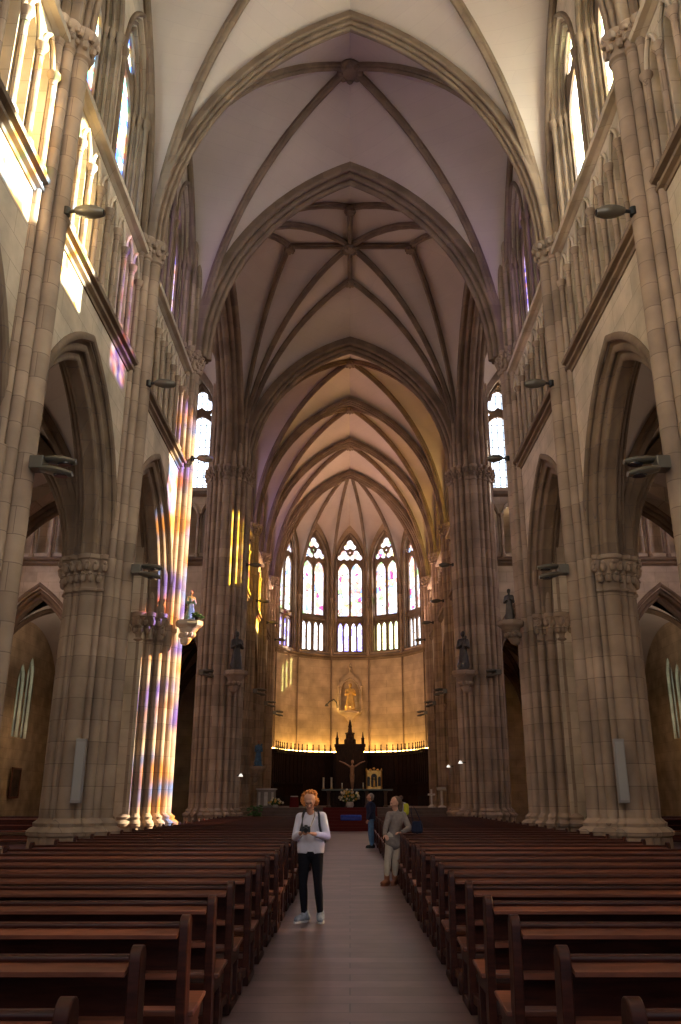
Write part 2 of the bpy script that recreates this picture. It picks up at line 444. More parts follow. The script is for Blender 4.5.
# ================================================================== THE BUILDING
NAVE = [-0.6, 6.0, 12.6, 19.2, 25.8]
CHOIR = [39.1, 45.1, 51.1, 57.0]
def st(o, label=None, cat=None): return tag(o, label, cat, kind='structure')
def hmould(mb, p0, p1, out, prof):
    """straight moulding from p0 to p1; prof = [(outward, z)]"""
    p0, p1, out = V(p0), V(p1), V(out).normalized()
    mb.loft([[p + out*a + V((0, 0, z)) for a, z in prof] for p in (p0, p1)])
STRING = [(-0.1, -0.30), (0.03, -0.30), (0.05, -0.24), (0.13, -0.20), (0.14, -0.14), (0.07, -0.11), (0.07, -0.06), (0.19, -0.02), (0.21, 0.06), (0.17, 0.10), (-0.1, 0.22)]

m = MB(); m.box(-18.5, 18.5, -8, 66, -0.3, 0.0); st(m.build('floor', FLOOR, smooth=0))

# ---- arcade arch mouldings (symmetric about the wall's middle)
def _ap(o, th):
    h = th/2
    p = [(-0.6, -h+0.05)] + roll(-0.46, -h, 0.09, -200, 40) + [(-0.34, -h+0.13)] + roll(-0.24, -h+0.22, 0.085, -140, 40) + [(-0.15, -h+0.32)] + roll(-0.05, -h+0.42, 0.09, -140, 40)
    return p + [(a, -d) for a, d in reversed(p)]
ARCP = _ap(0, 1.2)
ARCN = [(a, d*0.72) for a, d in _ap(0, 1.16)]

def window_pair(s, c, glass, n, zoff=0.0, span=1.4, label=None):
    w = empty('window_%d' % n, (s*6.3, c, 17), kind='structure')
    if label: w['label'] = label
    for k in (-1, 1):
        u = c + k*span
        a = 0.78
        mb = MB(); O, U, D = (s*6.02, 0, 0), (0, 1, 0), (s, 0, 0)
        plate(mb, O, U, D, u-1.05, u+1.05, 15.6, 22.3, 0.10,
              [Arch(u, a, 16.0, 19.0, 1.15, 10), Tref(u, 20.9, 0.52, 14)])
        o = mb.build('tracery', RIB, w, smooth=0); o.matrix_parent_inverse = Matrix.Translation(-V((s*6.3, c, 17)))
        mb = MB(); pane(mb, (s*6.09, 0, 0), U, D, u-0.9, u+0.9, 15.9, 21.7, 0)
        o = mb.build('glass_pane', glass, w, smooth=0); o.matrix_parent_inverse = Matrix.Translation(-V((s*6.3, c, 17)))
        mb = MB()
        for aa, X, r in ((1.2, 5.70, 0.07), (1.06, 5.86, 0.055), (0.92, 5.98, 0.045)):
            hh = 2.3*aa/1.12 + 0.1
            pts = arch_pts((s*X, u-aa, 19.5), (s*X, u+aa, 19.5), hh, 9)
            mb.path([(s*X, u-aa, 15.7)] + pts + [(s*X, u+aa, 15.7)], r, 8)
            for q in (-aa, aa):
                mb.lathe([(r, 19.2), (r*1.7, 19.35), (r*1.9, 19.5), (r, 19.52)], (s*X, u+q, 0), 10)
                mb.lathe([(r*1.6, 15.7), (r*1.7, 15.9), (r, 16.0)], (s*X, u+q, 0), 10)
        o = mb.build('moulding', RIB, w); o.matrix_parent_inverse = Matrix.Translation(-V((s*6.3, c, 17)))
    return w

def triforium(mb, par, O, U, D, u0, u1, z0, z1, nn, half=False):
    """blind arcade: front arches + colonnettes; back wall behind"""
    O, U, D = V(O), V(U), V(D)
    w = (u1 - u0)/nn
    holes = []
    for i in range(nn):
        c = u0 + w*(i+0.5)
        holes.append(Arch(c, w*0.36, z0+0.28, z1-1.05, 0.62, 8))
    plate(mb, O, U, D, u0, u1, z0, z1, 0.22, holes)
    plate(mb, O + D*0.55, U, D, u0, u1, z0, z1, 0.1, [])
    for i in range(nn + 1):
        u = u0 + w*i
        if i in (0, nn): u += 0.06 * (1 if i == 0 else -1)
        cm = MB(); p = O + U*u - D*0.07
        cm.lathe([(0.12, z0+0.02), (0.12, z0+0.16), (0.09, z0+0.22), (0.062, z0+0.28), (0.06, z1-1.22), (0.075, z1-1.2), (0.062, z1-1.16),
                  (0.085, z1-1.06), (0.13, z1-0.98), (0.13, z1-0.92), (0.0, z1-0.92)], (p.x, p.y, 0), 10)
        cm.build('colonnette', STONE, par)
    for i in range(nn):
        c = u0 + w*(i+0.5); a = w*0.40
        q = O - D*0.05
        pts = arch_pts(q + U*(c-a) + V((0,0,z1-0.95)), q + U*(c+a) + V((0,0,z1-0.95)), 0.68, 6)
        mb.path(pts, 0.045, 6)

WIN = [0]
def nave_bay(s, y0, y1, glass, side, wlabel=None, front=True):
    c = (y0+y1)/2; a = (y1-y0)/2 - 0.85; L = y1-y0
    par = st(empty('wall_' + side, (0, 0, 0)))
    U, D = (0, 1, 0), (s, 0, 0)
    mb = MB()
    plate(mb, (s*5.6, 0, 0), U, D, y0, y1, 6.5, 12.0, 0.84, [Arch(c, a+0.42, 6.5, 6.9, 3.65+0.42, 14)])
    plate(mb, (s*5.72, 0, 0), U, D, y0, y1, 15.4, 26.6, 0.14, [Arch(c-1.4, 1.2, 15.7, 19.5, 2.4, 12), Arch(c+1.4, 1.2, 15.7, 19.5, 2.4, 12)])
    plate(mb, (s*5.86, 0, 0), U, D, y0, y1, 15.4, 26.6, 0.14, [Arch(c-1.4, 1.06, 15.7, 19.5, 2.15, 12), Arch(c+1.4, 1.06, 15.7, 19.5, 2.15, 12)])
    plate(mb, (s*6.14, 0, 0), U, D, y0, y1, 15.3, 26.6, 0.3, [Arch(c-1.4, 0.92, 15.8, 19.5, 2.0, 12), Arch(c+1.4, 0.92, 15.8, 19.5, 2.0, 12)])
    for q in (y0, y1-0.5): plate(mb, (s*5.66, 0, 0), U, D, q, q+0.5, 11.9, 15.5, 0.7, [])
    mb.build('masonry', WALLST, par, smooth=0)
    mb = MB()
    arch_full(mb, (s*6.02, c-a, 6.9), (s*6.02, c+a, 6.9), 3.65, ARCN)
    mb.build('arcade_arch', RIB, par)
    mb = MB(); triforium(mb, par, (s*5.62, 0, 0), U, D, y0+0.45, y1-0.45, 12.1, 15.35, 8 if L > 6.3 else 7)
    mb.build('triforium_arches', WALLST, par, smooth=0)
    mb = MB(); hmould(mb, (s*5.6, y0, 12.05), (s*5.6, y1, 12.05), (-s, 0, 0), STRING)
    mb.build('string_course', RIB, par, smooth=0)
    mb = MB(); hmould(mb, (s*5.6, y0, 15.35), (s*5.6, y1, 15.35), (-s, 0, 0),
                      [(-0.3, -0.05), (0.0, -0.05), (0.08, 0.0), (0.20, 0.03), (0.22, 0.14), (-0.10, 0.52), (-0.3, 0.52)])
    mb.build('sill', WALLST, par, smooth=0)
    # wall rib over the windows
    mb = MB()
    A = stilted((s*5.62, y0+0.25, 15.9), (s*5.62, c, 23.7), 17.6, 16); Bc = stilted((s*5.62, y1-0.25, 15.9), (s*5.62, c, 23.7), 17.6, 16)
    mb.path(A + list(reversed(Bc))[1:], 0.11, 8)
    mb.build('wall_rib', RIB, par)
    WIN[0] += 1
    window_pair(s, c, glass, WIN[0], label=wlabel)

ys = [-7.2] + NAVE
for side, s in (('left', -1), ('right', 1)):
    for i, (y0, y1) in enumerate(zip(ys, ys[1:])):
        gl = (G_NEAR if s < 0 else G_SOUTH) if i < 4 else G_VIOLET
        nave_bay(s, y0, y1, gl, side)
    for y0, y1 in zip(CHOIR, CHOIR[1:]):
        nave_bay(s, y0, y1, G_CHOIR if s > 0 else G_VIOLET, side)

# ---- vaults
BOSSN = [0]
def vault(name, x0, x1, y0, y1, zs, aS, aN, aW, aE, zb, wallW=None, wallE=None, star=False, bossr=0.3, ribs=True, n=16):
    """four-part vault over a rectangle; a* = crown heights of the four side arches; wall* = stilt height"""
    par = st(empty('ceiling', (0, 0, 0)))
    xm, ym = (x0+x1)/2, (y0+y1)/2
    C = {(i, j): V((x, y, zs)) for i, x in enumerate((x0, x1)) for j, y in enumerate((y0, y1))}
    boss = V((xm, ym, zb))
    wb = MB(); rb = []
    crown = {'S': V((xm, y0, aS)), 'N': V((xm, y1, aN)), 'W': V((x0, ym, aW)), 'E': V((x1, ym, aE))}
    stilt = {'S': None, 'N': None, 'W': wallW, 'E': wallE}
    def side(c, k):
        if stilt[k]:
            c = c + V((0.36 if k == 'E' else -0.36, 0, 0)); q = crown[k] + V((0.36 if k == 'E' else -0.36, 0, 0))
            return stilted(c, q, stilt[k], n)
        return stilted(c, crown[k], stilt[k], n) if stilt[k] else arc(c, crown[k], n)
    sb = {}
    if star:
        for k in 'SNWE':
            f = 0.42 if k in 'SN' else 0.50
            sb[k] = boss.lerp(crown[k], f); sb[k].z = zb + 0.0
    for (i, j), c in C.items():
        dg = arc(c, boss, n)
        r = MB(); rib(r, dg); rb.append(('diagonal_rib', r))
        for k in ('W' if i == 0 else 'E', 'S' if j == 0 else 'N'):
            if star:
                tc = arc(c, sb[k], n)
                r = MB(); rib(r, tc, 0.62); rb.append(('tierceron_rib', r))
                webs(wb, dg, tc, 3, 0.02); webs(wb, tc, side(c, k), 4)
            else:
                webs(wb, dg, side(c, k), 6)
    wb.build('vault_web', WEB, par, smooth=50)
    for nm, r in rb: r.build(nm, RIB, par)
    bosses = [boss]
    if star:
        for k in 'SNWE':
            r = MB(); B = V((1, 0, 0)) if k in 'SN' else V((0, 1, 0))
            T = (sb[k] - boss).normalized()
            if B.cross(T).z > 0: B = -B
            r.sweep([boss, sb[k]], [(a*0.62, d*0.62) for a, d in RIBP], B); r.build('ridge_rib', RIB, par)
            bosses.append(sb[k])
    for i, b in enumerate(bosses):
        q = MB(); R = bossr*(1 if i == 0 else 0.72)
        q.lathe([(R*0.7, b.z-0.05), (R, b.z-0.12), (R*1.05, b.z-0.22), (R*0.85, b.z-0.30), (R*0.45, b.z-0.36), (0.02, b.z-0.38)], (b.x, b.y, 0), 20)
        for t in range(8):
            q.ball((b.x+cos(t*pi/4)*R*0.78, b.y+sin(t*pi/4)*R*0.78, b.z-0.28), R*0.3, 7, 5)
        q.build('boss', RIB, par)
    return par
for y0, y1 in zip(ys, ys[1:]):
    vault('nave', -5.4, 5.4, y0, y1, 15.9, 24.2, 24.2, 23.7, 23.7, 25.85, 17.6, 17.6, bossr=0.44)
vault('crossing', -5.6, 5.6, 26.1, 38.9, 16.9, 24.4, 24.4, 24.5, 24.5, 25.85, star=True, bossr=0.34)
for y0, y1 in zip(CHOIR, CHOIR[1:]):
    vault('choir', -5.4, 5.4, y0, y1, 16.3, 24.35, 24.35, 23.7, 23.7, 25.2, 17.9, 17.9)
for s in (-1, 1):
    for a, b in ((5.8, 11.6), (11.6, 17.4)):
        x0, x1 = sorted((s*a, s*b))
        vault('transept', x0, x1, 26.0, 39.0, 16.9, 23.9, 23.9, 24.4, 24.4, 25.3, bossr=0.28)

def tarch(P0, P1, rise, sc, prof=TRP):
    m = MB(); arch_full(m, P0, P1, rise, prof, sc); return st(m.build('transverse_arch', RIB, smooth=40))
for y in NAVE[:-1]:
    tarch((-5.35, y, 15.9), (5.35, y, 15.9), 8.14, 0.68)
tarch((-5.3, 26.0, 16.2), (5.3, 26.0, 16.2), 8.0, 1.1)
tarch((-5.35, 39.0, 17.1), (5.35, 39.0, 17.1), 7.25, 1.15)
for y in CHOIR[1:3]:
    tarch((-5.35, y, 16.3), (5.35, y, 16.3), 7.85, 0.62)
tarch((-5.35, 57.0, 16.3), (5.35, 57.0, 16.3), 7.8, 0.8)
for s in (-1, 1):
    tarch((s*6.0, 26.5, 17.0), (s*6.0, 38.5, 17.0), 7.3, 1.5)
    tarch((s*11.6, 26.3, 17.0), (s*11.6, 38.7, 17.0), 7.2, 0.9)

# ---- spandrel walls above the big crossing arches, roof over everything
m = MB()
m.box(-18.6, 18.6, 24.4, 40.6, 26.5, 26.8); m.box(-6.6, 6.6, -8, 24.4, 26.5, 26.8); m.box(-6.6, 6.6, 40.6, 66, 26.5, 26.8)
for s in (-1, 1):
    x0, x1 = sorted((s*6.44, s*12.6)); m.box(x0, x1, -8, 24.6, 12.4, 12.7)
    x0, x1 = sorted((s*6.5, s*18.4)); m.box(x0, x1, 40.4, 58, 12.4, 12.7)
st(m.build('ceiling', WEB, smooth=0))

# ---- west end, behind the camera: wall with a tall window and door
m = MB()
plate(m, (0, -7.2, 0), (1, 0, 0), (0, -1, 0), -12.6, 12.6, 0, 26.6, 0.8, [Arch(0, 1.9, 0, 3.4, 1.8), Arch(0, 4.0, 8.0, 14.0, 6.5)])
st(m.build('wall_back', WALLST, smooth=0))
w = st(empty('window_100', (0, -7.6, 12)), 'great west window behind the viewer', 'window')
m = MB(); plate(m, (0, -7.4, 0), (1, 0, 0), (0, -1, 0), -4.1, 4.1, 7.9, 21, 0.2,
    [Arch(k*1.9, 0.8, 8.3, 13.2, 1.3) for k in (-1, 0, 1)] + [Circ(0, 17.4, 1.5)], None)
o = m.build('tracery', RIB, w, smooth=0); o.matrix_parent_inverse = Matrix.Translation((0, 7.6, -12))
m = MB(); pane(m, (0, -7.6, 0), (1, 0, 0), (0, -1, 0), -4.1, 4.1, 8, 20.6, 0)
o = m.build('glass_pane', G_CLEAR, w, smooth=0); o.matrix_parent_inverse = Matrix.Translation((0, 7.6, -12))

# ---- aisle walls, aisle vaults, transept walls
def at0(o, p):
    o.matrix_parent_inverse = Matrix.Translation(-V(p)); return o
def lancet_window(O, U, D, u, z0, zs, a, h, glass, n, label=None, cat=None, trace=None):
    """window with stone frame and mullion grid; O on the wall face"""
    O, U, D = V(O), V(U), V(D); org = O + U*u + V((0, 0, z0))
    w = st(empty('window_%d' % n, org), label, cat)
    m = MB(); q = O + D*0.25
    pts = arch_pts(q + U*(u-a) + V((0,0,zs)), q + U*(u+a) + V((0,0,zs)), h, 9)
    m.path([q + U*(u-a) + V((0,0,z0))] + pts + [q + U*(u+a) + V((0,0,z0))], 0.08, 8)
    at0(m.build('frame', RIB, w), org)
    m = MB(); holes = trace or [Arch(u, a-0.08, z0+0.1, zs, h-0.08)]
    plate(m, O + D*0.45, U, D, u-a-0.1, u+a+0.1, z0-0.1, zs+h+0.1, 0.12, holes)
    at0(m.build('tracery', RIB, w, smooth=0), org)
    m = MB(); pane(m, O, U, D, u-a-0.05, u+a+0.05, z0, zs+h, 0.6)
    at0(m.build('glass_pane', glass, w, smooth=0), org)
    return w
WN = 40
for side, s in (('left', -1), ('right', 1)):
    m = MB()
    hl = [Arch((a+b)/2, 0.8, 3.2, 7.6, 1.5) for a, b in zip(ys, ys[1:])]
    plate(m, (s*11.9, 0, 0), (0, 1, 0), (s, 0, 0), -7.2, 25.0, 0, 12.6, 0.7, hl)
    st(m.build('wall_' + side, WALLST, smooth=0))
    for a, b in zip(ys, ys[1:]):
        WN += 1; lancet_window((s*11.9, 0, 0), (0, 1, 0), (s, 0, 0), (a+b)/2, 3.2, 7.6, 0.8, 1.5, G_AISLE, WN)
        x0, x1 = sorted((s*6.42, s*11.9)); vault('aisle', x0, x1, a, b, 6.9, 10.9, 10.9, 10.9, 10.9, 11.5, bossr=0.18)
    for y in NAVE:
        tarch((s*6.6, y, 6.9), (s*11.8, y, 6.9), 4.0, 0.8)
    # choir aisle
    m = MB(); plate(m, (s*11.9, 0, 0), (0, 1, 0), (s, 0, 0), 40.4, 58, 0, 12.6, 0.5, [Arch(44, 1.6, 0, 5.0, 2.4)] )
    plate(m, (0, 57.4, 0), (s, 0, 0), (0, 1, 0), 5.6, 12.4, 0, 12.6, 0.5, [])
    st(m.build('wall_' + side, WALLST, smooth=0))
    for a, b in zip(CHOIR, CHOIR[1:]):
        x0, x1 = sorted((s*6.42, s*11.9)); vault('aisle', x0, x1, a if a > 40 else 40.2, b, 6.9, 10.9, 10.9, 10.9, 10.9, 11.5, bossr=0.18)
        tarch((s*6.6, b, 6.9), (s*11.8, b, 6.9), 4.0, 0.8)
    # transept east wall, facing the camera
    par = st(empty('wall_' + side))
    m = MB()
    AH = [Arch(9.35, 2.35+0.4, 0, 6.9, 4.0+0.4), Arch(15.0, 2.0+0.4, 0, 6.9, 3.9+0.4)]
    plate(m, (0, 39.2, 0), (s, 0, 0), (0, 1, 0), 6.0, 18.2, 0, 12.6, 1.2, AH)
    W = []
    for cc in (7.85, 10.6, 13.4, 16.1):
        W.append(Arch(cc, 0.95, 16.4, 20.0, 2.5, 12))
    plate(m, (0, 39.2, 0), (s, 0, 0), (0, 1, 0), 6.0, 18.2, 15.9, 26.6, 0.5, W)
    plate(m, (0, 39.9, 0), (s, 0, 0), (0, 1, 0), 6.0, 18.2, 12.5, 16.0, 0.3, [])
    m.build('masonry', WALLST, par, smooth=0)
    for cc, aa, rr in ((9.35, 2.35, 4.0), (15.0, 2.0, 3.9)):
        m = MB(); arch_full(m, (s*(cc-aa), 39.8, 6.9), (s*(cc+aa), 39.8, 6.9), rr, ARCP); m.build('aisle_arch', RIB, par)
        m = MB()
        for q in (-1, 1):
            for k, (dx, dy, r) in enumerate(((0.12, -0.52, .1), (0.0, -0.3, .1), (-0.05, 0, .13))):
                m.lathe([(r*1.9, 0), (r*1.9, 0.5), (r*1.4, 0.7), (r, 0.8), (r, 6.3), (r*1.1, 6.35), (r*1.3, 6.6), (r*1.9, 6.8), (r*1.9, 6.95)],
                        (s*(cc + q*(aa+0.12+dx)), 39.8+dy, 0), 12)
        m.build('jamb_shaft', STONE, par)
    m = MB(); triforium(m, par, (0, 39.25, 0), (s, 0, 0), (0, 1, 0), 6.6, 17.4, 12.7, 15.9, 12)
    m.build('triforium_arches', WALLST, par, smooth=0)
    m = MB(); hmould(m, (s*6, 39.2, 12.6), (s*18, 39.2, 12.6), (0, -1, 0), STRING)
    hmould(m, (s*6, 39.2, 15.95), (s*18, 39.2, 15.95), (0, -1, 0), [(-0.3, -0.05), (0.0, -0.05), (0.06, 0.0), (0.14, 0.03), (0.15, 0.12), (-0.12, 0.40), (-0.3, 0.40)])
    m.build('string_course', RIB, par, smooth=0)
    for i, cc in enumerate((7.85, 10.6, 13.4, 16.1)):
        WN += 1
        lancet_window((0, 39.35, 0), (s, 0, 0), (0, 1, 0), cc, 16.4, 20.0, 0.9, 2.4, G_CLEAR, WN,
                      'tall clear leaded window beside the far %s crossing pier' % side if i == 0 else None, 'window' if i == 0 else None,
                      [Arch(cc-0.06, 0.66, 16.6, 19.75, 0.85, 12), Tref(cc, 21.45, 0.56, 16), Circ(cc-0.62, 20.75, 0.13, 6)])
    # transept west wall and end wall
    m = MB()
    plate(m, (0, 25.6, 0), (s, 0, 0), (0, -1, 0), 6.2, 18.2, 0, 26.6, 0.8, [Arch(9.35, 2.4, 0, 6.9, 4.0)])
    plate(m, (s*17.5, 0, 0), (0, 1, 0), (s, 0, 0), 25.6, 40.4, 0, 26.6, 0.7, [Arch(31.3, 1.25, 9.8, 22.0, 2.4), Arch(35.2, 1.25, 9.8, 22.0, 2.4)])
    st(m.build('wall_' + side, WALLST, smooth=0))
    for cy in (31.3, 35.2):
        WN += 1; lancet_window((s*17.5, 0, 0), (0, 1, 0), (s, 0, 0), cy, 9.8, 22.0, 1.25, 2.4, G_TRAN, WN)
    # chapel off the transept
    m = MB()
    plate(m, (s*17.4, 0, 0), (0, 1, 0), (s, 0, 0), 40.4, 50.5, 0, 12.6, 0.6, [Arch(44.55, 0.42, 4.6, 7.4, 1.0, 10), Arch(45.75, 0.42, 4.6, 7.9, 1.0, 10)])
    plate(m, (0, 50, 0), (s, 0, 0), (0, 1, 0), 11.9, 18, 0, 12.6, 0.5, [])
    st(m.build('wall_' + side, APSEST, smooth=0))
    for k, (cy, zz) in enumerate(((44.55, 7.4), (45.75, 7.9))):
        WN += 1; lancet_window((s*17.4, 0, 0), (0, 1, 0), (s, 0, 0), cy, 4.6, zz, 0.42, 1.0, G_CHAPEL, WN,
                               ('nearer' if k == 0 else 'farther') + ' lancet of the pale green pair in the %s side chapel' % side, 'window')
    x0, x1 = sorted((s*12.0, s*17.4)); vault('chapel', x0, x1, 40.4, 50.0, 6.9, 10.6, 10.6, 10.6, 10.6, 11.4, bossr=0.2)

# ---- apse
AC = V((0, 58.6, 0)); AR = 5.6
AV = [V((AC.x + AR*cos(radians(t)), AC.y + AR*sin(radians(t)), 0)) for t in (15, 45, 75, 105, 135, 165)]
KEY = V((0, 58.3, 24.9))
facets = list(zip(AV, AV[1:]))
par = st(empty('wall_apse'), 'curved pale stone apse wall below five stained windows', 'wall')
m = MB()
for s in (-1, 1):
    p = V((s*5.6, 57.0, 0)); q = V((s*5.41, 60.05, 0)); U = (q-p).normalized(); D = V((s, 0, 0))
    plate(m, p, U, D, 0, (q-p).length, 0, 26.6, 0.5, [])
gl_low = [G_APSE_W, G_APSE_G, G_APSE_L, G_APSE_W, G_APSE_L]   # right to left
desc = ['far right apse window, narrow, with warm figures', 'apse window right of centre with green lower lights', 'central apse window with violet lower lights',
        'apse window left of centre with white lower lights', 'far left apse window, narrow, with violet lower lights']
m2 = MB()
for i, (p, q) in enumerate(facets):
    U = (q-p).normalized(); L = (q-p).length; D = V((U.y, -U.x, 0))
    if D.dot((p+q)/2 - AC) < 0: D = -D
    c = L/2
    plate(m, p, U, D, -0.05, L+0.05, 0, 26.6, 0.35, [Arch(c, 1.12, 12.2, 19.0, 2.75, 14)])
    hmould(m2, p + V((0,0,11.9)), q + V((0,0,11.9)), -D, STRING)
    org = p + U*c + V((0, 0, 12.2))
    w = st(empty('window_%d' % (20+i), org), desc[i], 'window')
    t = MB()
    H = [Arch(c + k*0.52 + j*0.235, 0.165, 12.35, 14.15, 0.38, 8) for k in (-1, 1) for j in (-1, 1)]
    H += [Arch(c + k*0.51, 0.42, 15.1, 18.6, 0.78, 12) for k in (-1, 1)]
    H += [Tref(c + k*0.49, 20.0, 0.41, 14) for k in (-1, 1)]
    H += [Tref(c, 20.87, 0.41, 14), Circ(c, 20.28, 0.09, 5), Circ(c, 19.38, 0.14, 6)]
    # overlapping openings are kept apart by splitting the plate into bands
    low = [h for h in H if isinstance(h, Arch)]; 
    plate(t, p + D*0.32, U, D, c-1.2, c+1.2, 12.1, 19.42, 0.14, low)
    plate(t, p + D*0.32, U, D, c-1.2, c+1.2, 19.42, 22.0, 0.14, [h for h in H if isinstance(h, Tref)] + [H[-2]])
    at0(t.build('tracery', RIB, w, smooth=0), org)
    t = MB(); pane(t, p, U, D, c-1.15, c+1.15, 14.8, 21.8, 0.5); at0(t.build('figure_glass', G_APSE_U, w, smooth=0), org)
    t = MB(); pane(t, p, U, D, c-1.15, c+1.15, 12.1, 14.8, 0.5); at0(t.build('lower_glass', gl_low[i], w, smooth=0), org)
    t = MB()
    pts = arch_pts(p - D*0.02 + U*(c-1.14) + V((0,0,19)), p - D*0.02 + U*(c+1.14) + V((0,0,19)), 2.78, 10)
    t.path([p - D*0.02 + U*(c-1.14) + V((0,0,12.2))] + pts + [p - D*0.02 + U*(c+1.14) + V((0,0,12.2))], 0.08, 8)
    t.path([p + D*0.2 + U*(c-1.08) + V((0,0,12.2))] + [x + D*0.22 + (V((0,0,-.05))) for x in pts] + [p + D*0.2 + U*(c+1.08) + V((0,0,12.2))], 0.07, 8)
    at0(t.build('moulding', RIB, w), org)
    t = MB(); hmould(t, p + U*(c-1.1) + D*0.3 + V((0,0,14.8)), p + U*(c+1.1) + D*0.3 + V((0,0,14.8)), -D, [(0, -0.15), (0.1, -0.12), (0.12, 0.1), (0, 0.15)])
    at0(t.build('transom', RIB, w, smooth=0), org)
m.build('masonry', APSEST, par, smooth=0)
m2.build('string_course', RIB, par, smooth=0)
for v in AV:
    t = MB(); d = (AC - v).normalized(); p = v + d*0.1
    t.lathe([(0.16, 11.9), (0.16, 12.1), (0.11, 12.25), (0.10, 16.0), (0.12, 16.05), (0.2, 16.3), (0.2, 16.4), (0.05, 16.4)], (p.x, p.y, 0), 12)
    t.build('wall_shaft', STONE, par)
    t = MB(); t.tube((p.x, p.y, 4.0), (p.x, p.y, 11.7), 0.05, n=8); t.build('panel_strip', RIB, par)
# apse vault
par = st(empty('ceiling'))
wb = MB()
corner = [V((-5.4, 57.1, 16.3))] + [V((v.x, v.y, 16.3)) + (AC - v).normalized()*0.1 for v in reversed(AV)] + [V((5.4, 57.1, 16.3))]
R = [arc(c, KEY, 16) for c in corner]
for i in range(1, len(corner)-1):
    t = MB(); rib(t, R[i], 0.6); t.build('apse_rib', RIB, par)
for i in range(len(corner)-1):
    a, b = corner[i], corner[i+1]; mid = (a+b)/2; mid.z = 22.4
    wb_a = stilted(a, mid, 18.8, 16); wb_b = stilted(b, mid, 18.8, 16)
    webs(wb, R[i], wb_a, 5, 0.05, 0.06); webs(wb, R[i+1], wb_b, 5, 0.05, 0.06)
wb.build('vault_web', WEB, par, smooth=50)
t = MB(); t.lathe([(0.2, 24.9), (0.3, 24.8), (0.3, 24.7), (0.15, 24.55), (0.02, 24.5)], (KEY.x, KEY.y, 0), 16); t.build('boss', STONE, par)

# ---- piers
def leaves(mb, pts, c, z0, z1, keep=lambda t: True, m=22, r=0.085):
    n = len(pts)
    for row, (z, off, f) in enumerate(((z0 + (z1-z0)*0.35, 0.0, 0.05), (z0 + (z1-z0)*0.68, 0.5, 0.10))):
        for i in range(m):
            t, rr = pts[int(((i+off)/m) * n) % n]
            if not keep(t): continue
            mb.ball((c[0]+cos(t)*(rr+f), c[1]+sin(t)*(rr+f), z), r, 7, 5, (1, 1, 1.35))
            mb.ball((c[0]+cos(t)*(rr+f+.06), c[1]+sin(t)*(rr+f+.06), z+r*0.95), r*0.6, 6, 4)
def capital(mb, pts, c, z0, z1, keep=lambda t: True, m=22, r=0.085):
    h = z1-z0
    runs = []; k0 = next((i for i, (t, r) in enumerate(pts) if not keep(t)), 0); q = pts[k0:] + pts[:k0]
    for i, (t, r2) in enumerate(q):
        if keep(t):
            if i and keep(q[i-1][0]): runs[-1].append((t, r2))
            else: runs.append([(t, r2)])
    for rn in runs:
        mb.loft([ring(rn, c, z, f) for z, f in ((z0-.02, -0.02), (z0, 0.0), (z0+.03, 0.05), (z0+.08, 0.05), (z0+.1, 0.01), (z0+h*.5, 0.04), (z0+h*.78, 0.13), (z1-.14, 0.15), (z1-.12, 0.2), (z1-.03, 0.22), (z1, 0.16), (z1, -.2))], cap=False, closed=False)
    mb.loft([ring(pts, c, z) for z in (z0-.02, z1)])
    leaves(mb, pts, c, z0+0.05, z1-0.05, keep, m, r)
BASE = ((0, .26), (.5, .26), (.56, .20), (.82, .18), (.86, .23), (.93, .24), (.99, .18), (1.03, .10), (1.10, .12), (1.15, .05), (1.2, 0))
def nave_shaft_group(mb, s, y, z0, z1):
    for dx, dy, r in ((5.32, 0, .175), (5.46, .27, .115), (5.46, -.27, .115), (5.57, .46, .08), (5.57, -.46, .08)):
        mb.tube((s*dx, y+dy, z0), (s*dx, y+dy, z1), r, n=16)
def shaft_cap(mb, s, y, z0, z1, sh=((5.32, 0, .175), (5.46, .27, .115), (5.46, -.27, .115), (5.57, .46, .08), (5.57, -.46, .08))):
    h = z1 - z0
    for dx, dy, r in sh:
        mb.lathe([(r, z0), (r*1.3, z0+.04), (r*1.3, z0+.09), (r*1.05, z0+.12), (r*1.25, z0+h*.6), (r*1.8, z1-.15), (r*1.9, z1-.05), (r*1.6, z1)], (s*dx, y+dy, 0), 14)
        for k in range(7):
            t = 2*pi*k/7
            mb.ball((s*dx+cos(t)*r*1.35, y+dy+sin(t)*r*1.35, z0+h*.42), r*0.45, 6, 4, (1, 1, 1.4))
            mb.ball((s*dx+cos(t+.4)*r*1.6, y+dy+sin(t+.4)*r*1.6, z0+h*.72), r*0.5, 6, 4, (1, 1, 1.3))
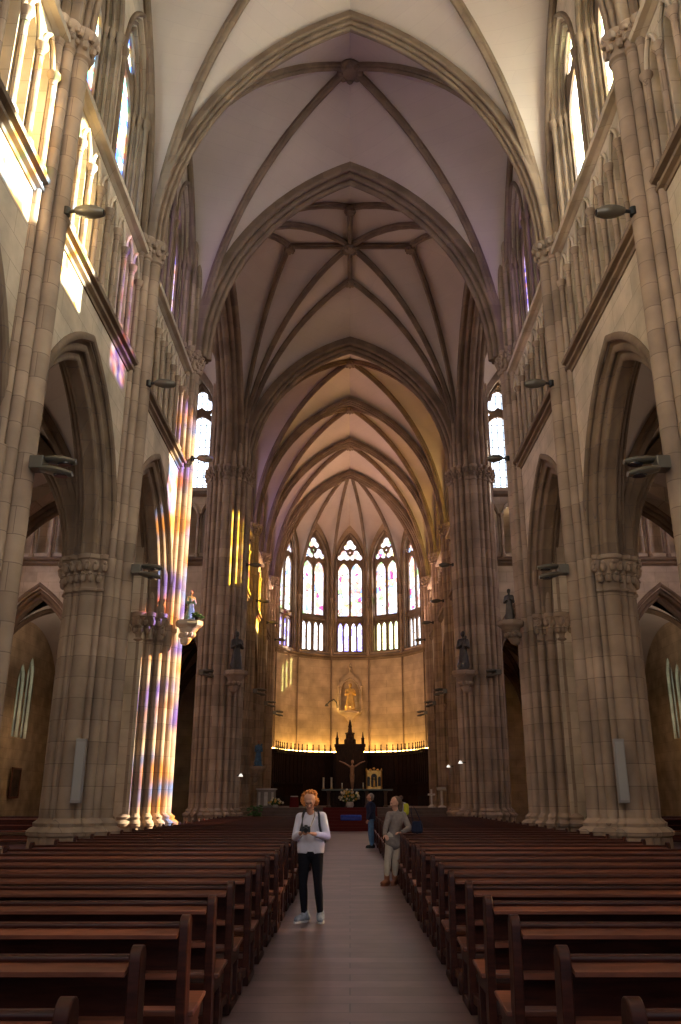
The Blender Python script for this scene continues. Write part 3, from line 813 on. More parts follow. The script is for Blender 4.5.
def nave_pier(s, y, label, rest='clustered stone piers of the arcade', choir=False, ztop=15.9, half=False):
    c = (0, 0); a0 = pi if s > 0 else 0
    org = V((s*6.0, y, 0))
    par = empty('clustered_pillar', org, label=label, cat='pier', group=rest, kind='structure')
    sh = [(pi/2, .52, .2), (-pi/2, .52, .2), (a0+pi, .56, .18)]
    for q in (1, 3, 5, 7):
        sh.append((a0 + q*pi/4, .58, .125))
    for q in (0.45, 1.12):
        for g in (-1, 1):
            sh.append((a0 + g*q, .62, .068)); sh.append((a0 + pi + g*q, .62, .068))
    low = outline(0.53, sh, 200); full = outline(0.53, sh + [(a0, .68, .175), (a0+.46, .60, .115), (a0-.46, .60, .115)])
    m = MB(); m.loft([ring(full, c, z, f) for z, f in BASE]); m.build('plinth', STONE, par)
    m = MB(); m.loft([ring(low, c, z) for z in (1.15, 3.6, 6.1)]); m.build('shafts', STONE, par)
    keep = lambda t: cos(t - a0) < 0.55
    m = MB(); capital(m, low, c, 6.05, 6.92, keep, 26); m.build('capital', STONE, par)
    if s != 0:
        m = MB(); nave_shaft_group(m, s, 0, 1.15, ztop-0.62); o = m.build('wall_shaft', STONE, par); o.location = (-org.x, 0, 0)
        m = MB(); shaft_cap(m, s, 0, ztop-0.66, ztop+.03); o = m.build('upper_capital', STONE, par); o.location = (-org.x, 0, 0)
    return par
side_n = {-1: 'left', 1: 'right'}
for s in (-1, 1):
    for y, d in ((-0.6, 'behind the viewer'), (6.0, 'beside the viewer'), (12.6, 'nearest in view, cut by the frame edge'), (19.2, 'with a grey speaker panel, second in view')):
        nave_pier(s, y, '%s nave pier %s' % (side_n[s], d))
    for y, d in ((45.1, 'first beyond the crossing'), (51.1, 'middle of the choir'), (57.0, 'at the mouth of the apse')):
        nave_pier(s, y, '%s choir pier of clustered shafts, %s' % (side_n[s], d), 'clustered piers of the choir', ztop=16.3)
def big_pier(s, y, ztop, label, arcade):
    org = V((s*(6.35 if arcade else 6.05), y, 0)); a0 = pi if s > 0 else 0
    par = empty('crossing_pillar', org, label=label, cat='pier', group='great piers of the crossing', kind='structure')
    sh = []
    for k in range(20):
        big = k % 5 == 0
        sh.append((a0 + 2*pi*k/20, 0.93 if big else 0.98, .19 if big else .11))
    ou = outline(0.88, sh, 200)
    if arcade: ou = [(t, r*0.97 + 0.02) for t, r in ou]
    m = MB(); m.loft([ring(ou, (0, 0), z, f) for z, f in BASE]); m.build('plinth', STONE, par)
    m = MB(); m.loft([ring(ou, (0, 0), z) for z in (1.15, 6, 11, ztop-0.7)]); m.build('shafts', STONE, par)
    m = MB(); m.loft([ring(ou, (0, 0), z, f) for z, f in ((ztop-.78, 0), (ztop-.75, .05), (ztop-.69, .05), (ztop-.66, .01), (ztop-.4, .03), (ztop-.2, .1), (ztop-.1, .15), (ztop, .15))])
    leaves(m, ou, (0, 0), ztop-.72, ztop-.05, m=40, r=0.07); m.build('upper_capital', STONE, par)
    m = MB(); m.loft([ring(ou, (0, 0), z) for z in (ztop, ztop+1.5, 24)]); m.build('upper_mass', STONE, par)
    if arcade:
        kp = lambda t: (sin(t) < -0.1 or cos(t-a0) < -0.1) and cos(t-a0) < 0.75
        m = MB(); leaves(m, ou, (0, 0), 6.15, 6.85, kp, 34, 0.095)
        seg = [(t, r) for t, r in ou if kp(t)]
        runs = []
        for i, (t, r) in enumerate(ou):
            if kp(t):
                if i and kp(ou[i-1][0]): runs[-1].append((t, r))
                else: runs.append([(t, r)])
        for rn in runs:
            m.loft([ring(rn, (0, 0), z, f) for z, f in ((6.05, 0), (6.1, .06), (6.16, .01), (6.5, .05), (6.75, .15), (6.78, .2), (6.9, .2), (6.95, 0))], cap=False, closed=False)
        m.build('capital', STONE, par)
for s in (-1, 1):
    big_pier(s, 25.9, 16.3, 'near %s crossing pier%s' % (side_n[s], ', streaked with coloured sunlight' if s < 0 else ', third on the right, in shade'), True)
    big_pier(s, 39.1, 17.15, 'far %s crossing pier with a dark statue on its corbel' % side_n[s], False)

# ================================================================== FURNITURE, STATUES, LAMPS, PEOPLE
ORD = ['first','second','third','fourth','fifth','sixth','seventh','eighth','ninth','tenth','eleventh','twelfth','thirteenth','fourteenth','fifteenth','sixteenth',
       'seventeenth','eighteenth','nineteenth','twentieth']
def ordinal(i):
    if i < 20: return ORD[i]
    t = {2: 'twenty', 3: 'thirty'}[(i+1)//10]; r = (i+1) % 10
    return {20: 'twentieth', 30: 'thirtieth'}[i+1] if r == 0 else t + '-' + ORD[r-1]

# ---- pews: origin on the floor at the aisle end, people sit facing +Y
def poly_yz(m, pts, x0, x1):
    m.loft([[V((x0, y, z)) for y, z in pts], [V((x1, y, z)) for y, z in pts]])
def make_pew(s, L):
    par = empty('pew')
    def end(x0, x1):
        m = MB()
        post = [(-0.02, 0), (0.11, 0), (0.105, 0.3), (0.07, 0.6), (0.045, 0.88)]
        post += [(-0.015 + 0.06*cos(t), 0.905 + 0.06*sin(t)) for t in [pi*i/8 for i in range(9)]]
        post += [(-0.065, 0.6), (-0.03, 0.3)]
        poly_yz(m, post, x0, x1)
        poly_yz(m, [(0.06, 0.33), (0.40, 0.33), (0.47, 0.36), (0.50, 0.40), (0.49, 0.445), (0.44, 0.455), (0.06, 0.43)], x0, x1)
        poly_yz(m, [(0.36, 0), (0.44, 0), (0.45, 0.34), (0.37, 0.34)], x0, x1)
        poly_yz(m, [(-0.02, 0.0), (0.5, 0.0), (0.5, 0.045), (0.42, 0.07), (-0.02, 0.07)], x0, x1)
        return m
    e = 0.055
    X = lambda a, b: tuple(sorted((s*a, s*b)))
    end(*X(0, e)).build('end_panel', PEW, par, bevel=0.006)
    end(*X(L-e, L)).build('end_panel', PEW, par, bevel=0.006)
    a, b = X(0.0, L)
    a2, b2 = X(-0.03, L+0.03)
    m = MB(); poly_yz(m, [(0.06, 0.43), (0.47, 0.455), (0.50, 0.475), (0.46, 0.485), (0.06, 0.46)], a2, b2); m.build('seat', PEWTOP, par, bevel=0.006)
    a, b = X(e, L-e)
    m = MB(); poly_yz(m, [(0.035, 0.49), (0.06, 0.49), (0.01, 0.895), (-0.015, 0.895)], a, b); m.build('backrest', PEW, par)
    m = MB(); poly_yz(m, [(-0.03, 0.892), (0.025, 0.892), (0.028, 0.912), (0.015, 0.924), (-0.022, 0.924), (-0.034, 0.912)], a, b); m.build('top_rail', PEW, par, bevel=0.006)
    m = MB(); poly_yz(m, [(-0.125, 0.852), (-0.125, 0.872), (-0.03, 0.894), (-0.01, 0.894), (-0.01, 0.872)], a, b); poly_yz(m, [(-0.07, 0.64), (-0.07, 0.672), (0.02, 0.672), (0.02, 0.64)], a, b); m.build('book_ledge', PEWTOP, par)
    m = MB(); poly_yz(m, [(-0.01, 0.10), (0.02, 0.10), (0.02, 0.22), (-0.01, 0.22)], a, b); m.build('stretcher', PEW, par)
    m = MB(); poly_yz(m, [(-0.36, 0.17), (-0.20, 0.14), (-0.19, 0.17), (-0.35, 0.21)], a, b)
    m.build('kneeler', PEWTOP, par)
    for x in (0.02, L-0.08):
        m = MB(); x0, x1 = X(x, x+0.06)
        poly_yz(m, [(-0.37, 0.0), (-0.28, 0.0), (-0.24, 0.10), (0.0, 0.08), (0.0, 0.15), (-0.20, 0.16), (-0.34, 0.17), (-0.37, 0.12)], x0, x1)
        m.build('kneeler_bracket', PEW, par, bevel=0.008)
    return par
PEWN = 32
for s in (-1, 1):
    proto = make_pew(s, 3.95)
    side = side_n[s]
    for i in range(PEWN):
        y = 2.17 + 1.05*i
        x = s*(0.93 + 0.012*((i*7) % 3 - 1))
        if i < 16: lb = 'dark wooden pew %s of the aisle, %s row from the camera' % (side, ordinal(i))
        else: lb = 'dark wooden pew %s of the aisle, %s row back from the altar steps' % (side, ordinal(PEWN-1-i))
        if i == 0: o = proto; o.location = (x, y, 0); o['label'] = lb
        else: o = dup(proto, (x, y, 0), label=lb)
        o['category'] = 'pew'; o['group'] = 'rows of pews %s of the aisle' % side
    bench = make_pew(s, 4.4)
    for i in range(3):
        lb = 'wooden bench in the %s transept, %s of three from the front' % (side, ORD[2-i])
        o = bench if i == 0 else dup(bench, (0, 0, 0))
        o.location = (s*10.2, 32.6 + 1.3*i, 0)
        tag(o, lb, 'bench', 'benches in the %s transept' % side)

# ---- lamps on the shafts
def double_lamp(s, x, y, z, label, rz=0.0):
    t = empty('floodlight', (x, y, z), label=label, cat='lamp', group='paired floodlights on the piers')
    m = MB(); m.box(*sorted((0, -s*0.22)), -0.13, 0.13, -0.11, 0.11); m.build('mounting_box', LAMPGREY, t, bevel=0.012)
    for k, (dz, dy) in enumerate(((0.10, 0.05), (-0.10, -0.06))):
        m = MB(); n = 10; rings = []
        for i in range(n+1):
            f = i/n; px = -s*(0.18 + 0.52*f); w = 0.05 + 0.09*sin(pi*min(1, f*1.15)**0.8 if f < .87 else pi*.97)
            w = 0.035 + 0.10*sin(pi*(0.12 + 0.80*f)); h = 0.028 + 0.045*sin(pi*(0.1 + 0.8*f))
            rings.append([V((px, dy + w*cos(2*pi*j/14), dz - 0.10*f*(1 if k else .4) + h*sin(2*pi*j/14))) for j in range(14)])
        m.loft(rings); hd = m.build('lamp_head', LAMPGREY, t)
        m = MB(); fx = -s*0.52; zz = dz - 0.10*0.65*(1 if k else .4) - 0.075
        m.lathe([(0.075, zz), (0.09, zz+0.02), (0.09, zz+0.05), (0.02, zz+0.05)], (fx, dy, 0), 14, sx=1.5); m.build('lens', LENS, hd)
    return t
def pod_lamp(s, x, y, z, label):
    t = empty('spotlight', (x, y, z), label=label, cat='lamp', group='single oval spotlights on the piers')
    m = MB(); m.tube((0, 0, 0), (-s*0.22, 0, 0.02), 0.035, n=10); m.lathe([(0.07, -0.08), (0.07, 0.08)], (0, 0, 0), 12); m.build('bracket', IRON, t)
    m = MB(); rings = []
    for i in range(11):
        f = i/10; r = 0.035 + 0.085*sin(pi*(0.1 + 0.78*f))
        rings.append([V((-s*(0.16 + 0.52*f), r*1.15*cos(2*pi*j/14), 0.02 - 0.04*f + r*sin(2*pi*j/14))) for j in range(14)])
    m.loft(rings); hd = m.build('lamp_head', LAMPGREY, t)
    m = MB(); m.tube((-s*0.675, 0, -0.02), (-s*0.69, 0, -0.02), 0.055, n=14); m.build('lens', LENS, hd)
    return t
for s in (-1, 1):
    sd = side_n[s]
    double_lamp(s, s*5.16, 12.5, 6.72, 'paired grey floodlight low on the nearest %s pier' % sd)
    double_lamp(s, s*5.16, 19.1, 6.72, 'paired grey floodlight low on the second %s pier' % sd)
    double_lamp(s, s*6.85, 38.05, 7.0, 'paired floodlight beside the statue of the far %s crossing pier' % sd)
    for y, n in ((45.1, 'first'), (51.1, 'middle'), (57.0, 'last')):
        double_lamp(s, s*5.16, y-0.05, 7.0, 'paired floodlight on the %s %s choir pier' % (n, sd))
        pod_lamp(s, s*5.16, y-0.05, 11.9, 'oval spotlight high on the %s %s choir pier' % (n, sd))
    pod_lamp(s, s*5.16, 12.55, 11.7, 'oval spotlight high on the nearest %s nave pier' % sd)
    pod_lamp(s, s*5.16, 19.1, 11.65, 'oval spotlight high on the second %s nave pier' % sd)
    pod_lamp(s, s*5.27, 25.75, 12.35, 'oval spotlight high on the near %s crossing pier' % sd)
    pod_lamp(s, s*5.0, 39.0, 12.3, 'oval spotlight high on the far %s crossing pier' % sd)
# warm light of the choir floodlights
def spot(name, loc, target, power, color, ang=100, blend=0.8, size=0.15, parent=None):
    d = bpy.data.lights.new(name, 'SPOT'); d.energy = power; d.color = color; d.spot_size = radians(ang); d.spot_blend = blend; d.shadow_soft_size = size
    o = bpy.data.objects.new(name, d); COL.objects.link(o); o.location = loc
    o.rotation_euler = (V(target) - V(loc)).to_track_quat('-Z', 'Y').to_euler(); return o
WARM = (1.0, 0.60, 0.34)
for s in (-1, 1):
    spot('choir_floodlight_beam', (s*4.45, 51.0, 6.85), (-s*1.5, 62.5, 9.5), 330, WARM, 80)
    spot('choir_floodlight_beam', (s*4.45, 57.0, 6.85), (-s*2.6, 62.5, 13), 380, WARM, 110)
    spot('choir_spotlight_beam', (s*4.42, 56.9, 11.9), (-s*1, 56, 25), 1000, (1.0, 0.60, 0.46), 130)
    spot('choir_spotlight_beam', (s*4.42, 51.0, 11.9), (-s*1, 50, 25), 600, (1.0, 0.60, 0.46), 130)
    for an in (28, 42, 56, 70, 80):
        c, q = cos(radians(an)), sin(radians(an))
        spot('retable_uplight', (s*(AR-.5)*c, 58.6+(AR-.5)*q, 4.98), (s*(AR-.05)*c, 58.6+(AR-.05)*q, 6.6), 42, (1.0, 0.56, 0.12), 150, size=0.3)

# ---- grey column speakers on the second piers
for s in (-1, 1):
    t = empty('column_speaker', (s*5.72, 18.44, 1.5), label='tall narrow grey speaker panel on the second %s pier' % side_n[s], cat='speaker', group='grey column speakers')
    m = MB(); m.box(-0.11, 0.11, -0.12, 0.0, 0, 1.3); m.build('cabinet', SPEAKER, t, bevel=0.012)
    m = MB(); m.box(-0.085, 0.085, -0.127, -0.12, 0.06, 1.24); m.build('grille', plain('speaker_grille', (0.33, 0.315, 0.30), 0.8), t)
    m = MB(); m.box(-0.03, 0.03, -0.01, 0.2, 0.5, 0.6); m.build('bracket', IRON, t)

# ---- small white lamps low on the choir piers
for (x, y, z, l) in ((-4.85, 38.75, 2.55, 'small white lamp low on the far left crossing pier'), (4.92, 38.7, 3.1, 'small white lamp low on the far right crossing pier'),
                     (5.08, 44.9, 3.15, 'small white lamp on the first right choir pier')):
    sg = 1 if x > 0 else -1
    t = empty('wall_lamp', (x, y, z), label=l, cat='lamp', group='small white lamps')
    m = MB(); m.tube((sg*0.25, 0, 0), (0, 0, 0.02), 0.02, n=8); m.build('arm', IRON, t)
    m = MB(); m.lathe([(0.03, 0.08), (0.11, -0.04), (0.10, -0.04), (0.01, 0.05)], (0, 0, 0), 14); m.build('lamp_shade', LIT, t)

# ---- voxel-joined organic shapes
def capsule(vs, fs, p0, r0, p1, r1, sy=1.0, n=14):
    p0, p1 = V(p0), V(p1); d = p1 - p0; L = d.length
    d = d.normalized() if L > 1e-6 else V((0, 0, 1))
    a = d.orthogonal().normalized(); c = d.cross(a); rings = []
    for i in range(5):
        t = pi/2*(1 - i/4.0*0.999); rings.append((p0 - d*r0*sin(t), r0*cos(t)))
    for i in range(5):
        t = pi/2*(i/4.0*0.999); rings.append((p1 + d*r1*sin(t), r1*cos(t)))
    b = len(vs)
    for p, r in rings:
        r = max(r, 1e-4)
        for j in range(n):
            q = a*cos(2*pi*j/n)*r + c*sin(2*pi*j/n)*r; q.y *= sy; vs.append(p + q)
    for i in range(len(rings)-1):
        for j in range(n):
            k = (j+1) % n; fs.append((b+i*n+j, b+i*n+k, b+(i+1)*n+k, b+(i+1)*n+j))
    fs.append(tuple(b+j for j in reversed(range(n)))); fs.append(tuple(b+(len(rings)-1)*n+j for j in range(n)))
def blob(name, prims, voxel, mat, parent=None, loc=(0, 0, 0), smooth_it=3):
    vs, fs = [], []
    for p in prims:
        p = list(p) + [1.0]*(5-len(p)); capsule(vs, fs, *p[:5])
    me = bpy.data.meshes.new(name); me.from_pydata(vs, [], fs)
    bm = bmesh.new(); bm.from_mesh(me); bmesh.ops.recalc_face_normals(bm, faces=bm.faces); bm.to_mesh(me); bm.free()
    o = bpy.data.objects.new(name, me); COL.objects.link(o)
    r = o.modifiers.new('r', 'REMESH'); r.mode = 'VOXEL'; r.voxel_size = voxel
    if smooth_it:
        q = o.modifiers.new('s', 'SMOOTH'); q.iterations = smooth_it; q.factor = 0.5
    dg = bpy.context.evaluated_depsgraph_get(); dg.update()
    me2 = bpy.data.meshes.new_from_object(o.evaluated_get(dg)); me2.name = name
    o.modifiers.clear(); o.data = me2; bpy.data.meshes.remove(me)
    me2.materials.clear(); me2.materials.append(mat)
    me2.polygons.foreach_set('use_smooth', [True]*len(me2.polygons))
    o.location = loc
    if parent: o.parent = parent
    return o

# ---- corbels and statues
def corbel(x, y, z0, z1, r, label, mat=STONE, to=(0, 0)):
    t = empty('corbel', (x, y, z0), label=label, cat='corbel', group='carved corbels')
    h = z1 - z0
    m = MB(); m.lathe([(0.03, 0), (r*.3, .05), (r*.42, h*.25), (r*.38, h*.32), (r*.6, h*.6), (r*.72, h*.72)], n=16); 
    for k in range(8): m.ball((cos(k*pi/4)*r*.45, sin(k*pi/4)*r*.45, h*.42), r*.2, 7, 5)
    m.v = [(a + to[0]*r*.36*(1-min(1, c/(h*.72))), b + to[1]*r*.36*(1-min(1, c/(h*.72))), c) for a, b, c in m.v]
    m.build('bracket', mat, t)
    m = MB(); m.lathe([(r*.75, h*.72), (r*.95, h*.80), (r, h*.86), (r, h), (0.0, h)], n=8); m.build('slab', mat, t, smooth=20)
    return t
def statue(x, y, z, H, mat, label, rz=0.0, staff=False, child=False, mats=None, vox=None):
    t = empty('statue', (x, y, z), rz, label=label, cat='statue')
    k = H/1.7
    P = lambda a, b, c: (a*k, b*k, c*k)
    pr = [(P(0,0,.27), .26*k, P(0,0,.75), .19*k, .8), (P(0,0,.7), .17*k, P(0,0,1.2), .18*k, .75), (P(-.16,0,1.33), .08*k, P(.16,0,1.33), .08*k),
          (P(-.1,-.05,.22), .2*k, P(.08,-.02,.6), .15*k), (P(0,0,1.3), .06*k, P(0,-.01,1.5), .055*k),
          (P(-.2,0,1.3), .07*k, P(-.24,-.08,1.0), .07*k), (P(-.24,-.08,1.0), .07*k, P(-.06,-.24,1.08), .05*k),
          (P(.2,0,1.3), .07*k, P(.25,-.06,1.0), .07*k), (P(.25,-.06,1.0), .07*k, P(.1,-.26,1.15), .05*k)]
    for a in (-.18, -.09, 0, .09, .18): pr.append((P(a,-.18,.06), .05*k, P(a*.6,-.13,.95), .03*k))
    if child: pr += [(P(.16,-.22,1.05), .1*k, P(.16,-.2,1.25), .08*k), (P(.16,-.2,1.42), .075*k, P(.16,-.2,1.44), .07*k)]
    b = blob('robed_body', pr, vox or 0.028*k, (mats or [mat])[0], t)
    blob('statue_head', [(P(0,-.02,1.57), .088*k, P(0,-.02,1.63), .092*k), (P(0,-.11,1.58), .02*k, P(0,-.11,1.6), .015*k), (P(0,0.0,1.52), .06*k, P(0,.03,1.66), .095*k)], 0.018*k, mats[1] if mats else mat, t)
    m = MB(); m.lathe([(0.34*k, 0), (0.34*k, 0.04*k), (0.30*k, 0.07*k), (0, 0.07*k)], n=12); m.build('plinth', mat, t)
    if staff:
        m = MB(); m.tube(P(-.12,-.28,.05), P(-.12,-.28,1.8), .018*k, n=8); m.build('staff', mat, t)
    return t
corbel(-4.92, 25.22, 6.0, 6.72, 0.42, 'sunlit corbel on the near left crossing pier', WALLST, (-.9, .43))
statue(-4.92, 25.22, 6.728, 0.95, GREENST, 'small statue with green foliage on a sunlit corbel', 0.5, mats=[GREENST, PALE])
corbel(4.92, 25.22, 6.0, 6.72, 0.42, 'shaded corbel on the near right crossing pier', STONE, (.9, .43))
statue(4.92, 25.22, 6.728, 1.0, BRONZE, 'small dark statue on the near right crossing pier', -0.5)
t = empty('potted_foliage', (-4.64, 24.96, 6.725), label='green sprigs at the feet of the sunlit statue', cat='plant')
m = MB()
for i in range(26):
    a = random.random()*2*pi; r = .06 + .12*random.random(); q = V((cos(a)*r, sin(a)*r, .05 + .14*random.random()))
    m.ball(q, .05, 6, 4, (1.2, 1.2, .5))
m.build('foliage', LEAF, t, kind='stuff')
m = MB(); m.lathe([(.06, 0), (.09, .07), (.07, .07)], n=12); m.build('pot', BRONZE, t)
for s in (-1, 1):
    corbel(s*5.13, 37.66, 6.05, 7.0, 0.55, 'heavy corbel on the far %s crossing pier' % side_n[s], STONE, (s*.54, .84))
    statue(s*5.13, 37.66, 7.008, 1.75, BRONZE, 'dark robed statue on the far %s crossing pier' % side_n[s], s*-0.35, staff=(s < 0), child=(s > 0))
corbel(-4.72, 44.55, 2.35, 3.15, 0.42, 'corbel on the first left choir pier', STONE, (-1, .4))
COLB = plain('statue_blue_robe', (0.05, 0.13, 0.24), 0.5, var=0.5, vscale=6)
COLR = plain('statue_painted_head', (0.30, 0.13, 0.08), 0.5)
statue(-4.72, 44.55, 3.158, 1.25, COLB, 'painted statue in a blue robe with a child', 0.4, child=True, mats=[COLB, COLR])

# ---- chancel platform, steps and carpet
PZ = 1.12
for i in range(7):
    m = MB(); m.box(-5.0, 5.0, 45.5 + 0.3*i, 45.8 + 0.3*i + (0.02 if i < 6 else 0), 0, PZ*(i+1)/7)
    st(m.build('trim_%d' % (i+1), MARBLE, smooth=0), 'altar step, %s from the bottom' % ORD[i], 'step')
m = MB(); m.box(-5.25, 5.25, 47.6, 63.9, 0, PZ); st(m.build('floor', MARBLE, smooth=0), 'raised altar platform at the top of the steps', 'platform')
m = MB(); w = 1.45
for i in range(7):
    y = 45.5 + 0.3*i; z = PZ*(i+1)/7
    m.box(-w, w, y-0.012, y+0.3, z, z+0.012); m.box(-w, w, y-0.014, y, z-PZ/7+(0.012 if i else 0), z+0.012)
m.box(-w, w, 47.6, 48.3, PZ, PZ+0.012)
tag(m.build('stair_carpet', CARPET, smooth=0), 'red carpet running up the altar steps', 'carpet')
t = empty('blue_light_patch', (0.05, 46.23, 0.497), label='blue light patch on the red carpeted altar steps, modelled as a block', cat='light patch')  # added block; a patch of blue window light put into its colour
m = MB(); m.box(-0.55, 0.55, -0.12, 0.13, 0.0, 0.28); m.build('patch_block', BLUE, t, bevel=0.05)
m = MB(); m.box(-0.56, 0.56, -0.125, 0.135, 0.12, 0.14); m.build('patch_band', CARPET, t)

# ---- altar table with cloth edge, candles, flowers
t = empty('altar_table', (0.4, 49.6, PZ), label='long dark altar table on the platform', cat='altar')
m = MB(); m.box(-2.0, 2.0, -0.5, 0.5, 0.88, 0.97); m.build('tabletop', plain('altar_top', (0.10, 0.13, 0.11), 0.3), t, bevel=0.015)
for x in (-1.6, -0.55, 0.55, 1.6):
    m = MB(); m.lathe([(0.14, 0), (0.14, 0.06), (0.09, 0.12), (0.08, 0.74), (0.13, 0.82), (0.13, 0.88)], (x, -0.28, 0), 12); m.build('leg', MARBLE, t)
m = MB(); m.box(-1.5, 1.5, -0.1, 0.25, 0.0, 0.88)
for i in range(9): m.tube((-1.3+i*.325, -0.11, 0.08), (-1.3+i*.325, -0.11, 0.8), 0.02, n=6)
m.build('front_panel', DARKWOOD, t)
tz = PZ + 0.97
for x, h, r, l in ((-1.5, .62, .055, 'leftmost tall pale candle on the altar'), (-1.05, .62, .055, 'tall pale candle second from left on the altar'),
                   (-0.45, .32, .035, 'short candle left of the crucifix on the altar'), (0.75, .34, .035, 'short candle right of the crucifix on the altar')):
    c = empty('candle', (x, 49.6, tz), label=l, cat='candle', group='candles on the altar')
    m = MB(); m.lathe([(r*1.8, 0), (r*1.8, .015), (r*.8, .03), (r*1.3, .07), (r*1.3, .08)], n=12); m.build('candlestick', GOLD, c)
    m = MB(); m.lathe([(r, .08), (r, h), (r*.6, h+.006), (0.003, h+.006)], n=12); m.build('wax', CANDLE, c)
def bouquet(name, loc, R, H, label, n=60, cols=(PETALW, PETALY)):
    t = empty(name, loc, label=label, cat='flowers'); rnd = random.Random(hash(label) % 1000 if False else len(label))
    m = MB(); m.lathe([(R*.25, 0), (R*.35, H*.1), (R*.3, H*.28), (R*.22, H*.28)], n=14); m.build('vase', WHITE, t)
    lf, pa, pb = MB(), MB(), MB()
    for i in range(n):
        a = rnd.random()*2*pi; e = rnd.random(); r = R*(.25 + .75*rnd.random()); z = H*(.35 + .6*e*(1.1 - .5*r/R))
        p = V((cos(a)*r, sin(a)*r*.6, z)); lf.path([(0, 0, H*.2), tuple(p*0.6 + V((0, 0, H*.1))), tuple(p)], .008, 5)
        for k in range(3):
            q = p*(.6+.12*k) + V((rnd.uniform(-.05, .05), rnd.uniform(-.05, .05), H*.08)); lf.ball(q, .05, 6, 4, (1, .4, 1.3))
        mm = pa if i % 3 else pb
        for k in range(5): mm.ball(p + V((cos(k*1.257)*.035, -.01, sin(k*1.257)*.035)), .032, 6, 4)
    lf.build('foliage', LEAF, t, kind='stuff'); pa.build('white_blooms', cols[0], t, kind='stuff'); pb.build('yellow_blooms', cols[1], t, kind='stuff')
    return t
bouquet('flower_arrangement', (0.0, 48.7, PZ+.004), 0.62, 1.05, 'large white and yellow bouquet before the altar')
bouquet('flower_arrangement', (-4.05, 47.9, PZ), 0.45, 0.55, 'low white flowers beside the pale ambo', 36)
t = empty('draped_stand', (-3.1, 48.9, PZ), label='small stand draped in deep red cloth with a white top', cat='stand')
m = MB(); m.lathe([(.27, 0), (.25, .3), (.22, .52), (.21, .55)], n=22); m.build('red_drape', RED, t)
m = MB(); m.box(-.2, .2, -.16, .16, .55, .60); m.build('white_cloth', WHITE, t, bevel=.01)
t = empty('ambo', (-4.62, 48.6, PZ), label='pale stone ambo at the left end of the platform', cat='lectern')
m = MB(); m.box(-.5, .5, -.3, .3, 0, .92); m.build('front_panel', SPEAKER, t, bevel=.02)
m = MB(); m.box(-.56, .56, -.36, .36, .92, .99); m.build('top', WHITE, t, bevel=.02)
m = MB(); m.box(-.42, -.3, -.32, -.3, .1, .8); m.box(.3, .42, -.32, -.3, .1, .8); m.box(-.1, .1, -.32, -.3, .1, .8); m.build('carving', WHITE, t, bevel=.01)
t = empty('lectern', (5.0, 47.9, PZ), label='pale lectern by the first right choir pier', cat='lectern')
m = MB(); m.lathe([(.22, 0), (.22, .05), (.07, .12), (.06, .9)], n=14); m.build('stand', WHITE, t)
m = MB(); poly_yz(m, [(-.2, .86), (.2, 1.02), (.2, 1.06), (-.2, .90)], -.26, .26); m.build('book_rest', SPEAKER, t, bevel=.01)
t = empty('altar_cross', (4.45, 48.0, PZ), label='small white standing cross at the right end of the platform', cat='cross')
m = MB(); m.lathe([(.2, 0), (.2, .06), (.1, .12), (.05, .2)], n=14); m.build('base', WHITE, t)
m = MB(); m.box(-.05, .05, -.04, .04, .15, .95); m.box(-.2, .2, -.04, .04, .62, .72); m.build('cross_bars', WHITE, t, bevel=.012)
t = empty('potted_plant', (-4.75, 44.2, 0), label='dark leafy potted plant beside the first left choir pier', cat='plant')
m = MB(); m.lathe([(.2, 0), (.28, .4), (.3, .42), (.24, .42)], n=18); m.build('pot', BRONZE, t)
m = MB()
for i in range(70):
    a = random.random()*2*pi; r = .36*random.random()**.6; m.ball((cos(a)*r, sin(a)*r, .5+.75*random.random()), .085, 6, 4, (1, 1, .5))
m.tube((0, 0, .4), (0, 0, 1.0), .02); m.build('foliage', LEAF, t, kind='stuff')

# ---- curved dark retable with lit cresting
t = empty('retable', (0, 60, PZ), label='curved dark wooden altar screen with spiked cresting', cat='altar screen')
rp = [V((-5.2, 57.6, 0))] + [V((v.x, v.y, 0)) + (V((AC.x, AC.y, 0)) - V((v.x, v.y, 0))).normalized()*0.75 for v in reversed(AV)] + [V((5.2, 57.6, 0))]
off = V((0, -60, -PZ))
def ribbon(mb, pts, z0, z1, d0, d1):
    a = []; b = []
    for i, p in enumerate(pts):
        dn = (V((AC.x, AC.y, 0)) - p).normalized()
        a.append(p + dn*d0); b.append(p + dn*d1)
    for i in range(len(pts)-1):
        vs = [a[i], a[i+1], b[i+1], b[i]]
        mb.loft([[v + off + V((0, 0, z0)) for v in vs], [v + off + V((0, 0, z1)) for v in vs]])
m = MB(); ribbon(m, rp, PZ, 4.55, -0.12, 0.12); m.build('screen_panel', DARKWOOD, t, smooth=0)
m = MB(); ribbon(m, rp, 4.5, 4.62, -0.2, 0.34); ribbon(m, rp, 4.62, 4.75, -0.2, 0.28); ribbon(m, rp, 2.5, 2.6, 0, 0.24); m.build('cornice', DARKWOOD, t, smooth=0)
m = MB(); ribbon(m, rp, PZ, 1.75, 0.1, 0.75); m.build('stall_bench', DARKWOOD, t, smooth=0)
tot = []
for i in range(len(rp)-1):
    L = (rp[i+1]-rp[i]).length; k = max(2, int(L/0.42))
    for j in range(k): tot.append(rp[i].lerp(rp[i+1], (j+0.5)/k))
for p in tot:
    dn = (V((AC.x, AC.y, 0)) - p).normalized(); q = p + dn*0.2 + off
    m = MB(); m.lathe([(.05, 4.74), (.05, 4.86), (.075, 4.9), (.045, 4.95), (.03, 5.15), (.055, 5.2), (.0, 5.3)], (q.x, q.y, -PZ), 8); m.build('pinnacle', DARKWOOD, t)
    m = MB(); g = p + dn*0.14 + off; m.lathe([(.045, 2.62), (.045, 4.5)], (g.x, g.y, -PZ), 8); m.build('panel_shaft', DARKWOOD, t)
